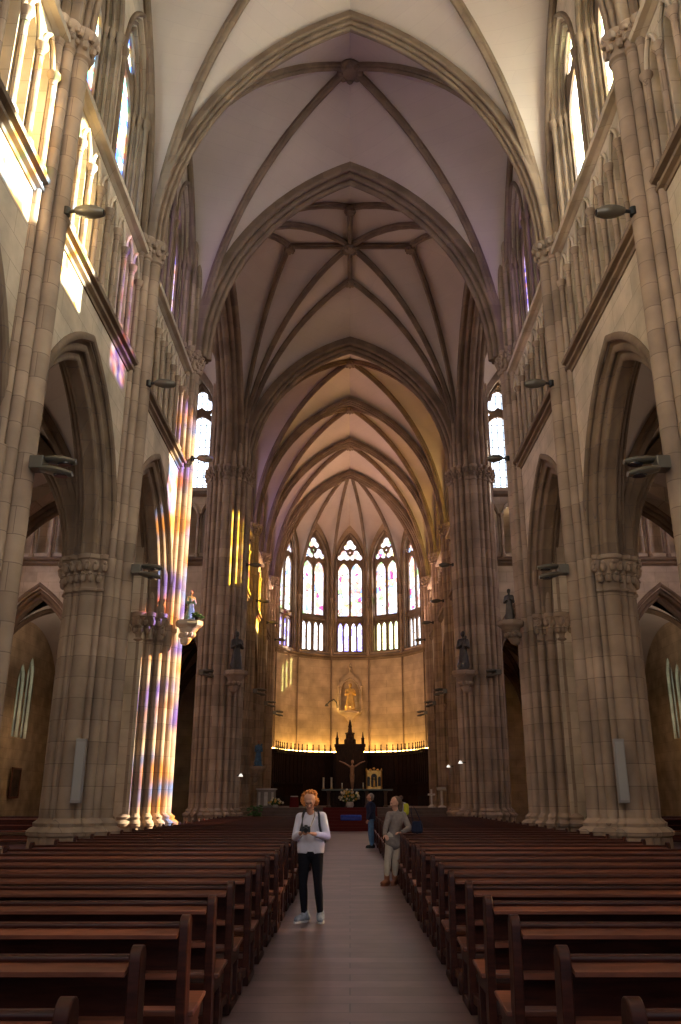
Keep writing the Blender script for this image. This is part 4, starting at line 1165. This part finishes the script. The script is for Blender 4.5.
m = MB(); ribbon(m, rp, 4.78, 4.84, -0.28, -0.18); m.build('light_strip', LEDSTRIP, t, smooth=0)
# central throne of the retable
t = empty('altar_throne', (0, 61.9, PZ), label='tall dark wooden canopy with spires behind the crucifix', cat='canopy')
m = MB(); m.box(-1.0, 1.0, -0.25, 0.6, 0, 4.0); m.build('body', DARKWOOD, t, bevel=.02)
m = MB(); m.box(-1.12, 1.12, -0.4, 0.6, 3.95, 4.15); m.box(-1.05, 1.05, -0.32, .6, 3.75, 3.95); m.build('cornice', DARKWOOD, t, bevel=.02)
for x, h in ((-.92, 5.0), (.92, 5.0)):
    m = MB(); m.lathe([(.11, 4.1), (.11, 4.5), (.14, 4.55), (.07, 4.6), (.02, h), (0, h)], (x, -.1, 0), 8); m.build('pinnacle', DARKWOOD, t)
m = MB(); m.lathe([(.42, 4.15), (.42, 4.45), (.3, 4.55), (.3, 4.8), (.34, 4.85), (.16, 5.0), (.12, 5.3), (.15, 5.35), (.03, 5.85), (0, 5.85)], (0, 0, 0), 10)
for k in range(10): m.ball((cos(k*.628)*.3, sin(k*.628)*.3, 4.9), .05, 6, 4)
m.build('spire', DARKWOOD, t)

# crucifix
t = empty('crucifix', (0.15, 59.0, PZ), label='crucifix with a pale figure, arms raised, before the screen', cat='crucifix')
m = MB(); m.box(-.06, .06, 0, .1, 0, 3.6); m.box(-1.05, 1.05, 0, .1, 2.75, 2.88); m.build('cross', DARKWOOD, t, bevel=.01)
m = MB(); m.lathe([(.4, 0), (.4, .1), (.2, .2), (.12, .5)], (0, .05, 0), 10); m.build('base', DARKWOOD, t)
FIG = plain('carved_figure', (0.34, 0.20, 0.13), 0.5)
blob('carved_figure', [((0, -.08, 2.0), .13, (0, -.1, 2.45), .16, .7), ((0, -.09, 2.55), .06, (0, -.1, 2.72), .05), ((0.02, -.13, 2.78), .1, (.02, -.13, 2.86), .09),
     ((-.16, -.08, 2.5), .06, (-.5, -.05, 2.72), .05), ((-.5, -.05, 2.72), .05, (-.86, -.03, 2.86), .035), ((.16, -.08, 2.5), .06, (.5, -.05, 2.72), .05), ((.5, -.05, 2.72), .05, (.86, -.03, 2.86), .035),
     ((-.07, -.08, 1.95), .1, (-.05, -.18, 1.5), .075), ((-.05, -.18, 1.5), .07, (-.02, -.08, 1.1), .045), ((.07, -.08, 1.95), .1, (.06, -.18, 1.5), .075), ((.06, -.18, 1.5), .07, (.03, -.08, 1.1), .045),
     ((0, -.09, 1.92), .16, (0, -.09, 2.05), .15, .8)], .022, FIG, t)
# gilded icon on a stand
t = empty('gilded_icon', (1.62, 58.8, PZ), label='gilded icon panel on a stand right of the crucifix', cat='icon')
m = MB(); plate(m, (0, 0, 0), (1, 0, 0), (0, 1, 0), -.52, .52, 1.05, 2.25, .08, [Arch(0, .2, 1.2, 1.85, .2), Arch(-.36, .1, 1.25, 1.75, .12), Arch(.36, .1, 1.25, 1.75, .12)])
for x in (-.5, .5): m.lathe([(.05, 1.0), (.05, 2.2), (.08, 2.25), (0, 2.42)], (x, 0, 0), 8)
for x in (-.25, 0, .25): m.ball((x, 0.02, 2.28 + (.08 if x == 0 else 0)), .09, 8, 6)
m.build('frame', GOLD, t)
m = MB(); m.box(-.45, .45, .07, .1, 1.1, 2.2); m.build('backing', BRONZE, t)
blob('relief_figure', [((0, .03, 1.25), .09, (0, .03, 1.6), .07), ((0, .02, 1.75), .055, (0, .02, 1.78), .05)], .015, GOLD, t)
m = MB(); m.lathe([(.3, 0), (.3, .06), (.07, .15), (.06, 1.05)], (0, .05, 0), 12); m.build('stand', DARKWOOD, t)

# niche with the gilded statue on the central wall
t = empty('statue_niche', (0, 63.95, 6.6), label='carved stone niche with finial on the apse wall', cat='niche')
m = MB()
plate(m, (0, -0.25, -6.6), (1, 0, 0), (0, 1, 0), -.92, .92, 7.75, 11, .28, [Arch(0, .68, 7.78, 9.2, .95, 12)], top=lambda u: 9.7 + 1.0*(1-abs(u)/.92))
m.path(arch_pts((-.7, -.28, 2.6), (.7, -.28, 2.6), .98, 8), .05, 6)
for x in (-.85, .85): m.lathe([(.1, 1.15), (.1, 2.9), (.15, 3.0), (.07, 3.1), (.02, 3.6), (0, 3.6)], (x, -.22, 0), 8)
m.lathe([(.09, 4.0), (.07, 4.3), (.15, 4.4), (.06, 4.5), (.12, 4.62), (0, 4.8)], (0, -.15, 0), 8)
m.build('canopy', APSEST, t)
m = MB(); m.lathe([(.05, 0), (.12, .08), (.1, .25), (.3, .6), (.42, .75), (.75, .92), (.85, 1.0), (.85, 1.15), (0, 1.15)], (0, -.35, 0), 14, sy=.75); m.build('bracket', APSEST, t)
sta = statue(0.02, 63.24, 7.765, 1.95, GOLD, 'gilded robed statue standing in the apse niche', 0.1, mats=[GOLD, GOLD], vox=.025); sta.scale = (1.25, 1, 1)
t = empty('statue_shadow_arm', (-0.95, 63.3, 8.0), label='dark curved arm standing for the shadow left of the gilded statue', cat='lamp')  # added arm in the shape of the statue's cast shadow
m = MB(); m.path([(0, .3, 0), (-.05, 0, .35), (-.25, -.2, .55), (-.55, -.3, .4), (-.75, -.3, .2)], .05, 8); m.build('arm', BRONZE, t)
m = MB(); m.lathe([(.06, .25), (.15, .05), (.02, .2)], (-.78, -.3, 0), 12); m.build('lamp_shade', BRONZE, t)
spot('niche_glow_beam', (-1.75, 62.9, 8.0), (0.1, 63.9, 8.8), 110, (1.0, 0.66, 0.2), 100)  # added spot for the golden glow around the niche

# ---- framed painting in the left chapel, mirrored on the right wall is nothing
t = empty('framed_painting', (-17.3, 45.15, 1.6), label='dark painting in a brown frame on the left chapel wall', cat='painting')
m = MB(); m.box(0, .06, -.62, .62, 0, .09); m.box(0, .06, -.62, .62, 1.41, 1.5); m.box(0, .06, -.62, -.53, .09, 1.41); m.box(0, .06, .53, .62, .09, 1.41); m.build('frame', PEWTOP, t, bevel=.01)
m = MB(); m.box(0, .03, -.54, .54, .08, 1.42); m.build('canvas', plain('painting_canvas', (0.06, 0.035, 0.025), 0.5, var=.9, vscale=3), t)
spot('chapel_lamp_beam', (-14.5, 42.5, 6.5), (-17.3, 46, 2.5), 130, (1.0, 0.66, 0.36), 110)
spot('chapel_lamp_beam', (14.5, 42.5, 6.5), (17.3, 46, 2.5), 110, (1.0, 0.62, 0.28), 110)
for s in (-1, 1):
    spot('chapel_vault_fill', (s*14.5, 42.5, 6.95), (s*14.5, 43.5, 11), 130, (1.0, 0.78, 0.6), 150)  # extra upward spot added to brighten the chapel vault
    t = empty('hanging_lantern', (s*14.5, 42.5, 6.5), label='small lantern hanging in the %s side chapel' % side_n[s], cat='lantern')
    m = MB(); m.lathe([(.12, .06), (.14, .3), (.05, .42), (.02, .45)], n=10); m.build('shade', BRONZE, t)
    m = MB(); m.tube((0, 0, .4), (0, 0, 4.6), .012, n=6); m.build('chain', IRON, t)

# ---- people
HAIRO = plain('ginger_hair', (0.46, 0.165, 0.045), 0.95, var=0.55, vscale=45, bump=0.8)
HAIRG = plain('grey_hair', (0.22, 0.19, 0.17), 0.8, var=0.3, vscale=30)
HAIRB = plain('brown_hair', (0.14, 0.09, 0.06), 0.8, var=0.3, vscale=30)
WHITET = plain('white_knit', (0.62, 0.60, 0.70), 0.85, var=0.06, vscale=12)
BLACKL = plain('black_leggings', (0.010, 0.010, 0.015), 0.9, spec=0.1)
NAVY = plain('navy_wool', (0.012, 0.017, 0.045), 0.9)
JEANS = plain('blue_denim', (0.08, 0.17, 0.30), 0.85, var=0.25, vscale=10)
TAUPE = plain('taupe_knit', (0.24, 0.20, 0.19), 0.9, var=0.15, vscale=20)
PALEL = plain('pale_trousers', (0.48, 0.42, 0.36), 0.85, var=0.1)
BOOT = plain('brown_boots', (0.22, 0.08, 0.04), 0.6)
SHOE = plain('grey_trainers', (0.20, 0.23, 0.30), 0.7, var=0.35, vscale=25)
SOLE = plain('pale_sole', (0.5, 0.5, 0.52), 0.7)
BLACK = plain('black_plastic', (0.012, 0.012, 0.012), 0.4)
STRAPM = plain('backpack_cloth', (0.015, 0.018, 0.035), 0.8)
LIPS = plain('lips', (0.42, 0.13, 0.11), 0.5)
EYEM = plain('eyes', (0.05, 0.03, 0.02), 0.3)
YEL = plain('yellow_bag_cloth', (0.62, 0.62, 0.04), 0.8)

def lerp(a, b, t): return V(a).lerp(V(b), t)
def hand_prims(w, palm_dir, up, k=1.0, curl=0.6, thumb=1):
    """palm and five separate fingers; palm_dir = where the fingers run, up = back of the hand"""
    w = V(w); d = V(palm_dir).normalized(); u = V(up); u = (u - d*u.dot(d)).normalized(); sd = d.cross(u)*thumb
    pr = []
    for i, a in enumerate((-.024, -.008, .008, .024)):
        pr.append((w, .016*k, w + d*.075*k + sd*a*k, .0125*k))
    for i, (a, L) in enumerate(((.029, .066), (.010, .074), (-.010, .070), (-.028, .055))):
        p0 = w + d*.078*k + sd*a*k
        d1 = (d - u*curl*.5).normalized(); d2 = (d - u*curl*1.6).normalized(); d3 = (d*.6 - u*curl*2.2).normalized()
        p1 = p0 + d1*L*.45*k; p2 = p1 + d2*L*.33*k; p3 = p2 + d3*L*.25*k
        pr += [(p0, .0095*k, p1, .0088*k), (p1, .0088*k, p2, .008*k), (p2, .008*k, p3, .0072*k)]
    t0 = w + d*.025*k + sd*.024*k; t1 = t0 + (d*.5 + sd*.8 - u*.25).normalized()*.04*k; t2 = t1 + (d*.9 + sd*.2 - u*.5).normalized()*.032*k
    pr += [(t0, .014*k, t1, .011*k), (t1, .011*k, t2, .009*k)]
    return pr
def head_prims(c, f, k=1.0):
    """c = head centre, f = facing direction (unit, may point down)"""
    c = V(c); f = V(f).normalized(); r = f.cross(V((0, 0, 1))).normalized(); u = r.cross(f)
    P = lambda a, b, e: c + (r*a + f*b + u*e)*k
    return ([(P(0, -.015, .03), .088*k, P(0, -.01, .045), .085*k), (P(0, .02, -.02), .07*k, P(0, .035, -.075), .042*k), (P(0, .05, -.085), .028*k, P(0, .055, -.088), .026*k),
             (P(0, .088, .02), .010*k, P(0, .108, -.018), .014*k), (P(-.014, .095, -.022), .009*k, P(.014, .095, -.022), .009*k),
             (P(-.03, .07, .035), .02*k, P(.03, .07, .035), .02*k), (P(-.085, -.01, .01), .012*k, P(-.088, -.015, -.025), .009*k), (P(.085, -.01, .01), .012*k, P(.088, -.015, -.025), .009*k),
             (P(-.035, .05, -.015), .026*k, P(.035, .05, -.015), .026*k)], P, r, u)
def person(loc, label, j, skin=SKIN, tops=None, k=1.0, faceflag=True):
    t = empty('person', loc, label=label, cat='person')
    pr, P, r, u = head_prims(j['head'], j['face'], k)
    neck = V(j['neck']); hd = V(j['head'])
    body = list(pr) + [(neck - V((0, 0, .05)), .055, hd - V((0, 0, .04)), .05)]
    ch = (V(j['shl']) + V(j['shr'])) / 2; hp = (V(j['hpl']) + V(j['hpr'])) / 2; ws = hp.lerp(ch, .42)
    body += [(V(j['shl']), .055, V(j['shr']), .055), (ch - V((0, 0, .10)), .125, ws, .105, .75), (ws, .105, hp, .13, .8), (V(j['hpl']), .085, V(j['hpr']), .085)]
    for q in 'lr':
        body += [(j['sh'+q], .052, j['el'+q], .040), (j['el'+q], .040, j['wr'+q], .026), (j['hp'+q], .088, j['kn'+q], .050), (j['kn'+q], .050, lerp(j['kn'+q], j['an'+q], .35), .050),
                 (lerp(j['kn'+q], j['an'+q], .35), .050, j['an'+q], .031), (j['an'+q], .036, V(j['an'+q]) + V(j['to'+q])*.15 - V((0, 0, .045)), .03)]
        hdir, hup, cu, th = j['hand'+q]
        body += hand_prims(j['wr'+q], hdir, hup, 1.0, cu, th)
    blob('body', body, .0085, skin, t, smooth_it=2)
    if faceflag:
        m = MB()
        for sx in (-.031, .031): m.ball(P(sx, .086, .022), .0085*k, 8, 6)
        m.build('eyes', EYEM, t)
        m = MB(); m.path([P(-.024, .083, -.052), P(0, .090, -.054), P(.024, .083, -.052)], .005*k, 6); m.build('mouth', LIPS, t)
    # trousers
    tr = [(j['hpl'], .100, j['hpr'], .100), (hp, .135, hp + V((0, 0, .07)), .125, .85)]
    fat = j.get('legfat', 1.0)
    for q in 'lr':
        e = lerp(j['kn'+q], j['an'+q], j.get('leglen', .93))
        tr += [(j['hp'+q], .098, j['kn'+q], .064*fat), (j['kn'+q], .064*fat, lerp(j['kn'+q], j['an'+q], .35), .064*fat), (lerp(j['kn'+q], j['an'+q], .35), .064*fat, e, .046*fat)]
    blob('trousers', tr, .012, j['trmat'], t)
    # top
    lo = hp + V((0, 0, j.get('hem', .0)))
    bt = j.get('torso', 1.0)
    tp = [(j['shl'], .066*bt, j['shr'], .066*bt), (ch - V((0, 0, .10)), .142*bt, ws, .125*bt, .78 if bt == 1 else 1.1), (ws, .125*bt, lo, .138*bt, .85), (V(j['hpl']) + V((0, 0, j.get('hem', 0))), .108, V(j['hpr']) + V((0, 0, j.get('hem', 0))), .108), (V(j['hpl']) + V((0, 0, j.get('hem', 0)+.06)), .112, V(j['hpr']) + V((0, 0, j.get('hem', 0)+.06)), .112), (neck - V((0, 0, .05)), .07, neck + V((0, 0, .0)), .060)]
    sl = j.get('sleeve', .75)
    for q in 'lr':
        tp += [(j['sh'+q], .066, j['el'+q], .055), (j['el'+q], .055, lerp(j['el'+q], j['wr'+q], sl), .043)]
    blob('top', tp, .012, j['topmat'], t)
    for q in 'lr':
        a = V(j['an'+q]); d = V(j['to'+q]); d.z = 0; d.normalize(); sd = V((-d.y, d.x, 0)); a0 = V((a.x, a.y, 0))
        nm = 'boot' if j.get('boots') else 'shoe'
        sp = [(a0 - d*.055 + V((0, 0, .055)), .052, a0 + d*.05 + V((0, 0, .06)), .056), (a0 + d*.05 + V((0, 0, .056)), .054, a0 + d*.165 + V((0, 0, .046)), .042), (a0 - d*.02 + V((0, 0, .06)), .056, a0 - d*.01 + V((0, 0, .32 if j.get('boots') else .115)), .055)]
        so = blob(nm, sp, .010, j['shoemat'], t)
        m = MB(); pl = []
        for i in range(20):
            an = 2*pi*i/20; w = .056 if cos(an) > 0 else .05
            p = a0 + d*(.055 + .16*cos(an)) + sd*w*sin(an); pl.append((p.x, p.y))
        m.prism(pl, 0.0, .022); m.build('sole', j.get('sole', SOLE), so)
    return t, P, r, u

# woman with ginger curls, reading her camera's screen (x right, -y towards the viewer)
J = dict(head=(-.02, -.055, 1.555), face=(-.10, -.86, -.48), neck=(-.005, 0, 1.40), shl=(-.155, 0, 1.345), shr=(.155, 0.0, 1.355),
         ell=(-.215, -.045, 1.085), wrl=(-.125, -.265, 1.145), elr=(.225, -.03, 1.09), wrr=(.035, -.27, 1.135),
         handl=((.45, -.7, .35), (-.4, -.2, .8), .9, -1), handr=((-.75, -.55, .25), (.1, -.3, .9), .9, 1),
         hpl=(-.085, 0, .90), hpr=(.085, 0, .90), knl=(-.10, -.03, .49), knr=(.105, -.03, .49), anl=(-.075, .02, .085), anr=(.145, .0, .085),
         tol=(-.6, -.8, 0), tor=(.02, -1, 0), trmat=BLACKL, topmat=WHITET, shoemat=SHOE, hem=.02, sleeve=.72, legfat=.94)
WOMAN, P, r, u = person((-.55, 12.57, 0), 'woman with ginger curls and white top holding a camera in the aisle', J)
rnd = random.Random(3); hp_ = []
hc = V(J['head']) + V((0, .015, .035))
for i in range(120):
    a = rnd.random()*2*pi; z = rnd.uniform(-.75, 1); rr = sqrt(1 - z*z); d = V((rr*cos(a), rr*sin(a), z))
    if d.y < -.45 and z < .55: continue
    p = hc + V((d.x*.108, d.y*.10, d.z*.105)); hp_.append((p, rnd.uniform(.016, .030), p + d*.018, .015))
hp_ += [(hc + V((0, .01, .015)), .104, hc + V((0, .02, .025)), .102)]
blob('curly_hair', hp_, .008, HAIRO, WOMAN, smooth_it=0)
m = MB()
for sx in (-.031, .031):
    c = P(sx, .103, .020); m.path([c + (r*cos(k*pi/5) + u*sin(k*pi/5))*.02 for k in range(11)], .0022, 5)
m.tube(P(-.011, .105, .022), P(.011, .105, .022), .002, n=5); m.build('glasses', BLACK, WOMAN)
m = MB()
for sx in (-1, 1):
    m.path([(sx*.10, .07, 1.40), (sx*.10, -.02, 1.425), (sx*.115, -.085, 1.36), (sx*.125, -.125, 1.24), (sx*.15, -.11, 1.12), (sx*.17, 0, 1.04), (sx*.15, .12, 1.0)], .017, 8)
m.build('backpack_straps', STRAPM, WOMAN)
pk = empty('backpack', (-.55, 12.57, 0), label="dark backpack worn by the woman with ginger curls", cat='backpack')
blob('bag', [((-.09, .21, 1.28), .09, (-.09, .22, 1.02), .10), ((.09, .21, 1.28), .09, (.09, .22, 1.02), .10), ((0, .22, 1.3), .1, (0, .23, 1.0), .11)], .014, STRAPM, pk)
m = MB(); m.path([(-.1, .315, 1.05), (0, .33, 1.06), (.1, .315, 1.05)], .008, 6); m.build('zip', BLACK, pk)
cm = empty('camera', (-.55 - .055, 12.57 - .335, 1.165), label='black camera held by the woman in white', cat='camera')
m = MB(); m.box(-.062, .062, -.022, .022, -.01, .07); m.box(-.025, .025, -.02, .02, .07, .088); m.build('camera_body', BLACK, cm, bevel=.008)
m = MB(); m.tube((0, -.02, .03), (0, -.075, .02), .03, .033, 18); m.build('lens', BLACK, cm)
m = MB(); m.path([(-.06, .01, .06), (-.05, .14, .2), (-.045, .27, .28), (.1, .27, .28), (.11, .14, .2), (.06, .01, .06)], .006, 6); m.build('neck_strap', BLACK, cm)

# man in navy jumper and jeans looking to the left
J = dict(head=(-.01, 0, 1.63), face=(-1, -.12, .12), neck=(.02, 0, 1.47), shl=(.02, .17, 1.42), shr=(.02, -.17, 1.42),
         ell=(.03, .23, 1.13), wrl=(-.07, .20, .90), elr=(.04, -.23, 1.13), wrr=(-.08, -.19, .92),
         handl=((-.3, 0, -.9), (.2, 1, 0), .4, 1), handr=((-.4, .1, -.9), (.2, -1, 0), .4, -1),
         hpl=(.02, .09, .93), hpr=(.02, -.09, .93), knl=(.04, .10, .50), knr=(.0, -.10, .50), anl=(.06, .11, .085), anr=(.03, -.11, .085),
         tol=(-1, .2, 0), tor=(-1, -.3, 0), trmat=JEANS, topmat=NAVY, shoemat=BLACK, hem=.03, sleeve=.95, legfat=1.35, torso=1.22, sole=BLACK, leglen=.97)
MAN, P, r, u = person((.70, 30.5, 0), 'grey-haired man in navy jumper and blue jeans in the aisle', J)
blob('grey_hair', [((.03, 0, 1.68), .093, (.055, 0, 1.66), .09), ((.06, 0, 1.62), .075, (.06, 0, 1.57), .06)], .012, HAIRG, MAN)

# woman in taupe cardigan leaning on a pew end
J = dict(head=(.06, -.02, 1.50), face=(-.85, -.35, -.18), neck=(.08, 0, 1.36), shl=(-.06, -.06, 1.29), shr=(.22, .04, 1.29),
         ell=(-.14, -.16, 1.05), wrl=(-.16, -.26, .93), elr=(.33, -.06, 1.04), wrr=(.17, -.20, .965),
         handl=((.2, -.5, -.3), (-.3, -.2, .9), .6, 1), handr=((-.8, -.5, 0), (0, -.1, .95), .6, 1),
         hpl=(-.04, -.02, .87), hpr=(.12, .04, .87), knl=(-.10, -.02, .47), knr=(.06, .06, .47), anl=(-.13, .0, .085), anr=(.03, .08, .085),
         tol=(-.5, -.8, 0), tor=(-.3, -.9, 0), trmat=PALEL, topmat=TAUPE, shoemat=BOOT, boots=True, sole=BOOT, hem=-.10, sleeve=.95, legfat=1.1, leglen=.7)
W2, P, r, u = person((.84, 17.62, 0), 'woman in taupe cardigan and brown boots beside the right pews', J)
blob('brown_hair', [((.09, .0, 1.55), .098, (.12, .03, 1.52), .095), ((.14, .04, 1.50), .085, (.15, .04, 1.36), .06), ((.02, .08, 1.50), .05, (.07, .09, 1.36), .05)], .012, HAIRB, W2)
hb = empty('handbag', (1.32, 17.50, 1.0), label='dark blue handbag at the hip of the woman in taupe', cat='bag')
blob('pouch', [((-.06, 0, .0), .06, (-.05, 0, .13), .05), ((0, 0, .0), .062, (0, 0, .13), .052), ((.06, 0, .0), .06, (.05, 0, .13), .05)], .012, NAVY, hb)
m = MB(); m.path([(-.08, 0, .16), (-.11, -.01, .35), (-.10, -.02, .5), (-.02, 0, .38), (.08, 0, .16)], .008, 6); m.build('bag_strap', NAVY, hb)

# visitor far off with raised hand and a yellow bag
J = dict(head=(0, 0, 1.58), face=(-.9, .4, .1), neck=(.01, 0, 1.43), shl=(-.14, .02, 1.38), shr=(.16, 0, 1.38),
         ell=(-.27, .08, 1.25), wrl=(-.25, .12, 1.50), elr=(.22, 0, 1.10), wrr=(.18, .06, .88),
         handl=((-.1, .1, 1), (-1, 0, 0), .3, 1), handr=((0, .2, -1), (1, 0, 0), .4, 1),
         hpl=(-.08, 0, .92), hpr=(.09, 0, .92), knl=(-.09, 0, .5), knr=(.10, 0, .5), anl=(-.09, 0, .085), anr=(.11, 0, .085),
         tol=(-.5, .8, 0), tor=(-.3, .9, 0), trmat=JEANS, topmat=WHITET, shoemat=SHOE, hem=.02, sleeve=.3)
V3, P, r, u = person((2.12, 37.0, 0), 'distant visitor in white with one hand raised', J)
blob('short_hair', [((.02, -.01, 1.63), .092, (.03, -.02, 1.61), .09)], .012, HAIRB, V3)
yb = empty('backpack', (2.34, 36.74, 1.0), label='bright yellow backpack worn by the distant visitor', cat='backpack')
blob('bag', [((0, 0, .05), .12, (0, 0, .3), .11)], .014, YEL, yb)
m = MB(); m.path([(-.08, .05, .38), (-.09, .10, .42), (-.1, .18, .35)], .012, 6); m.build('backpack_straps', YEL, yb)
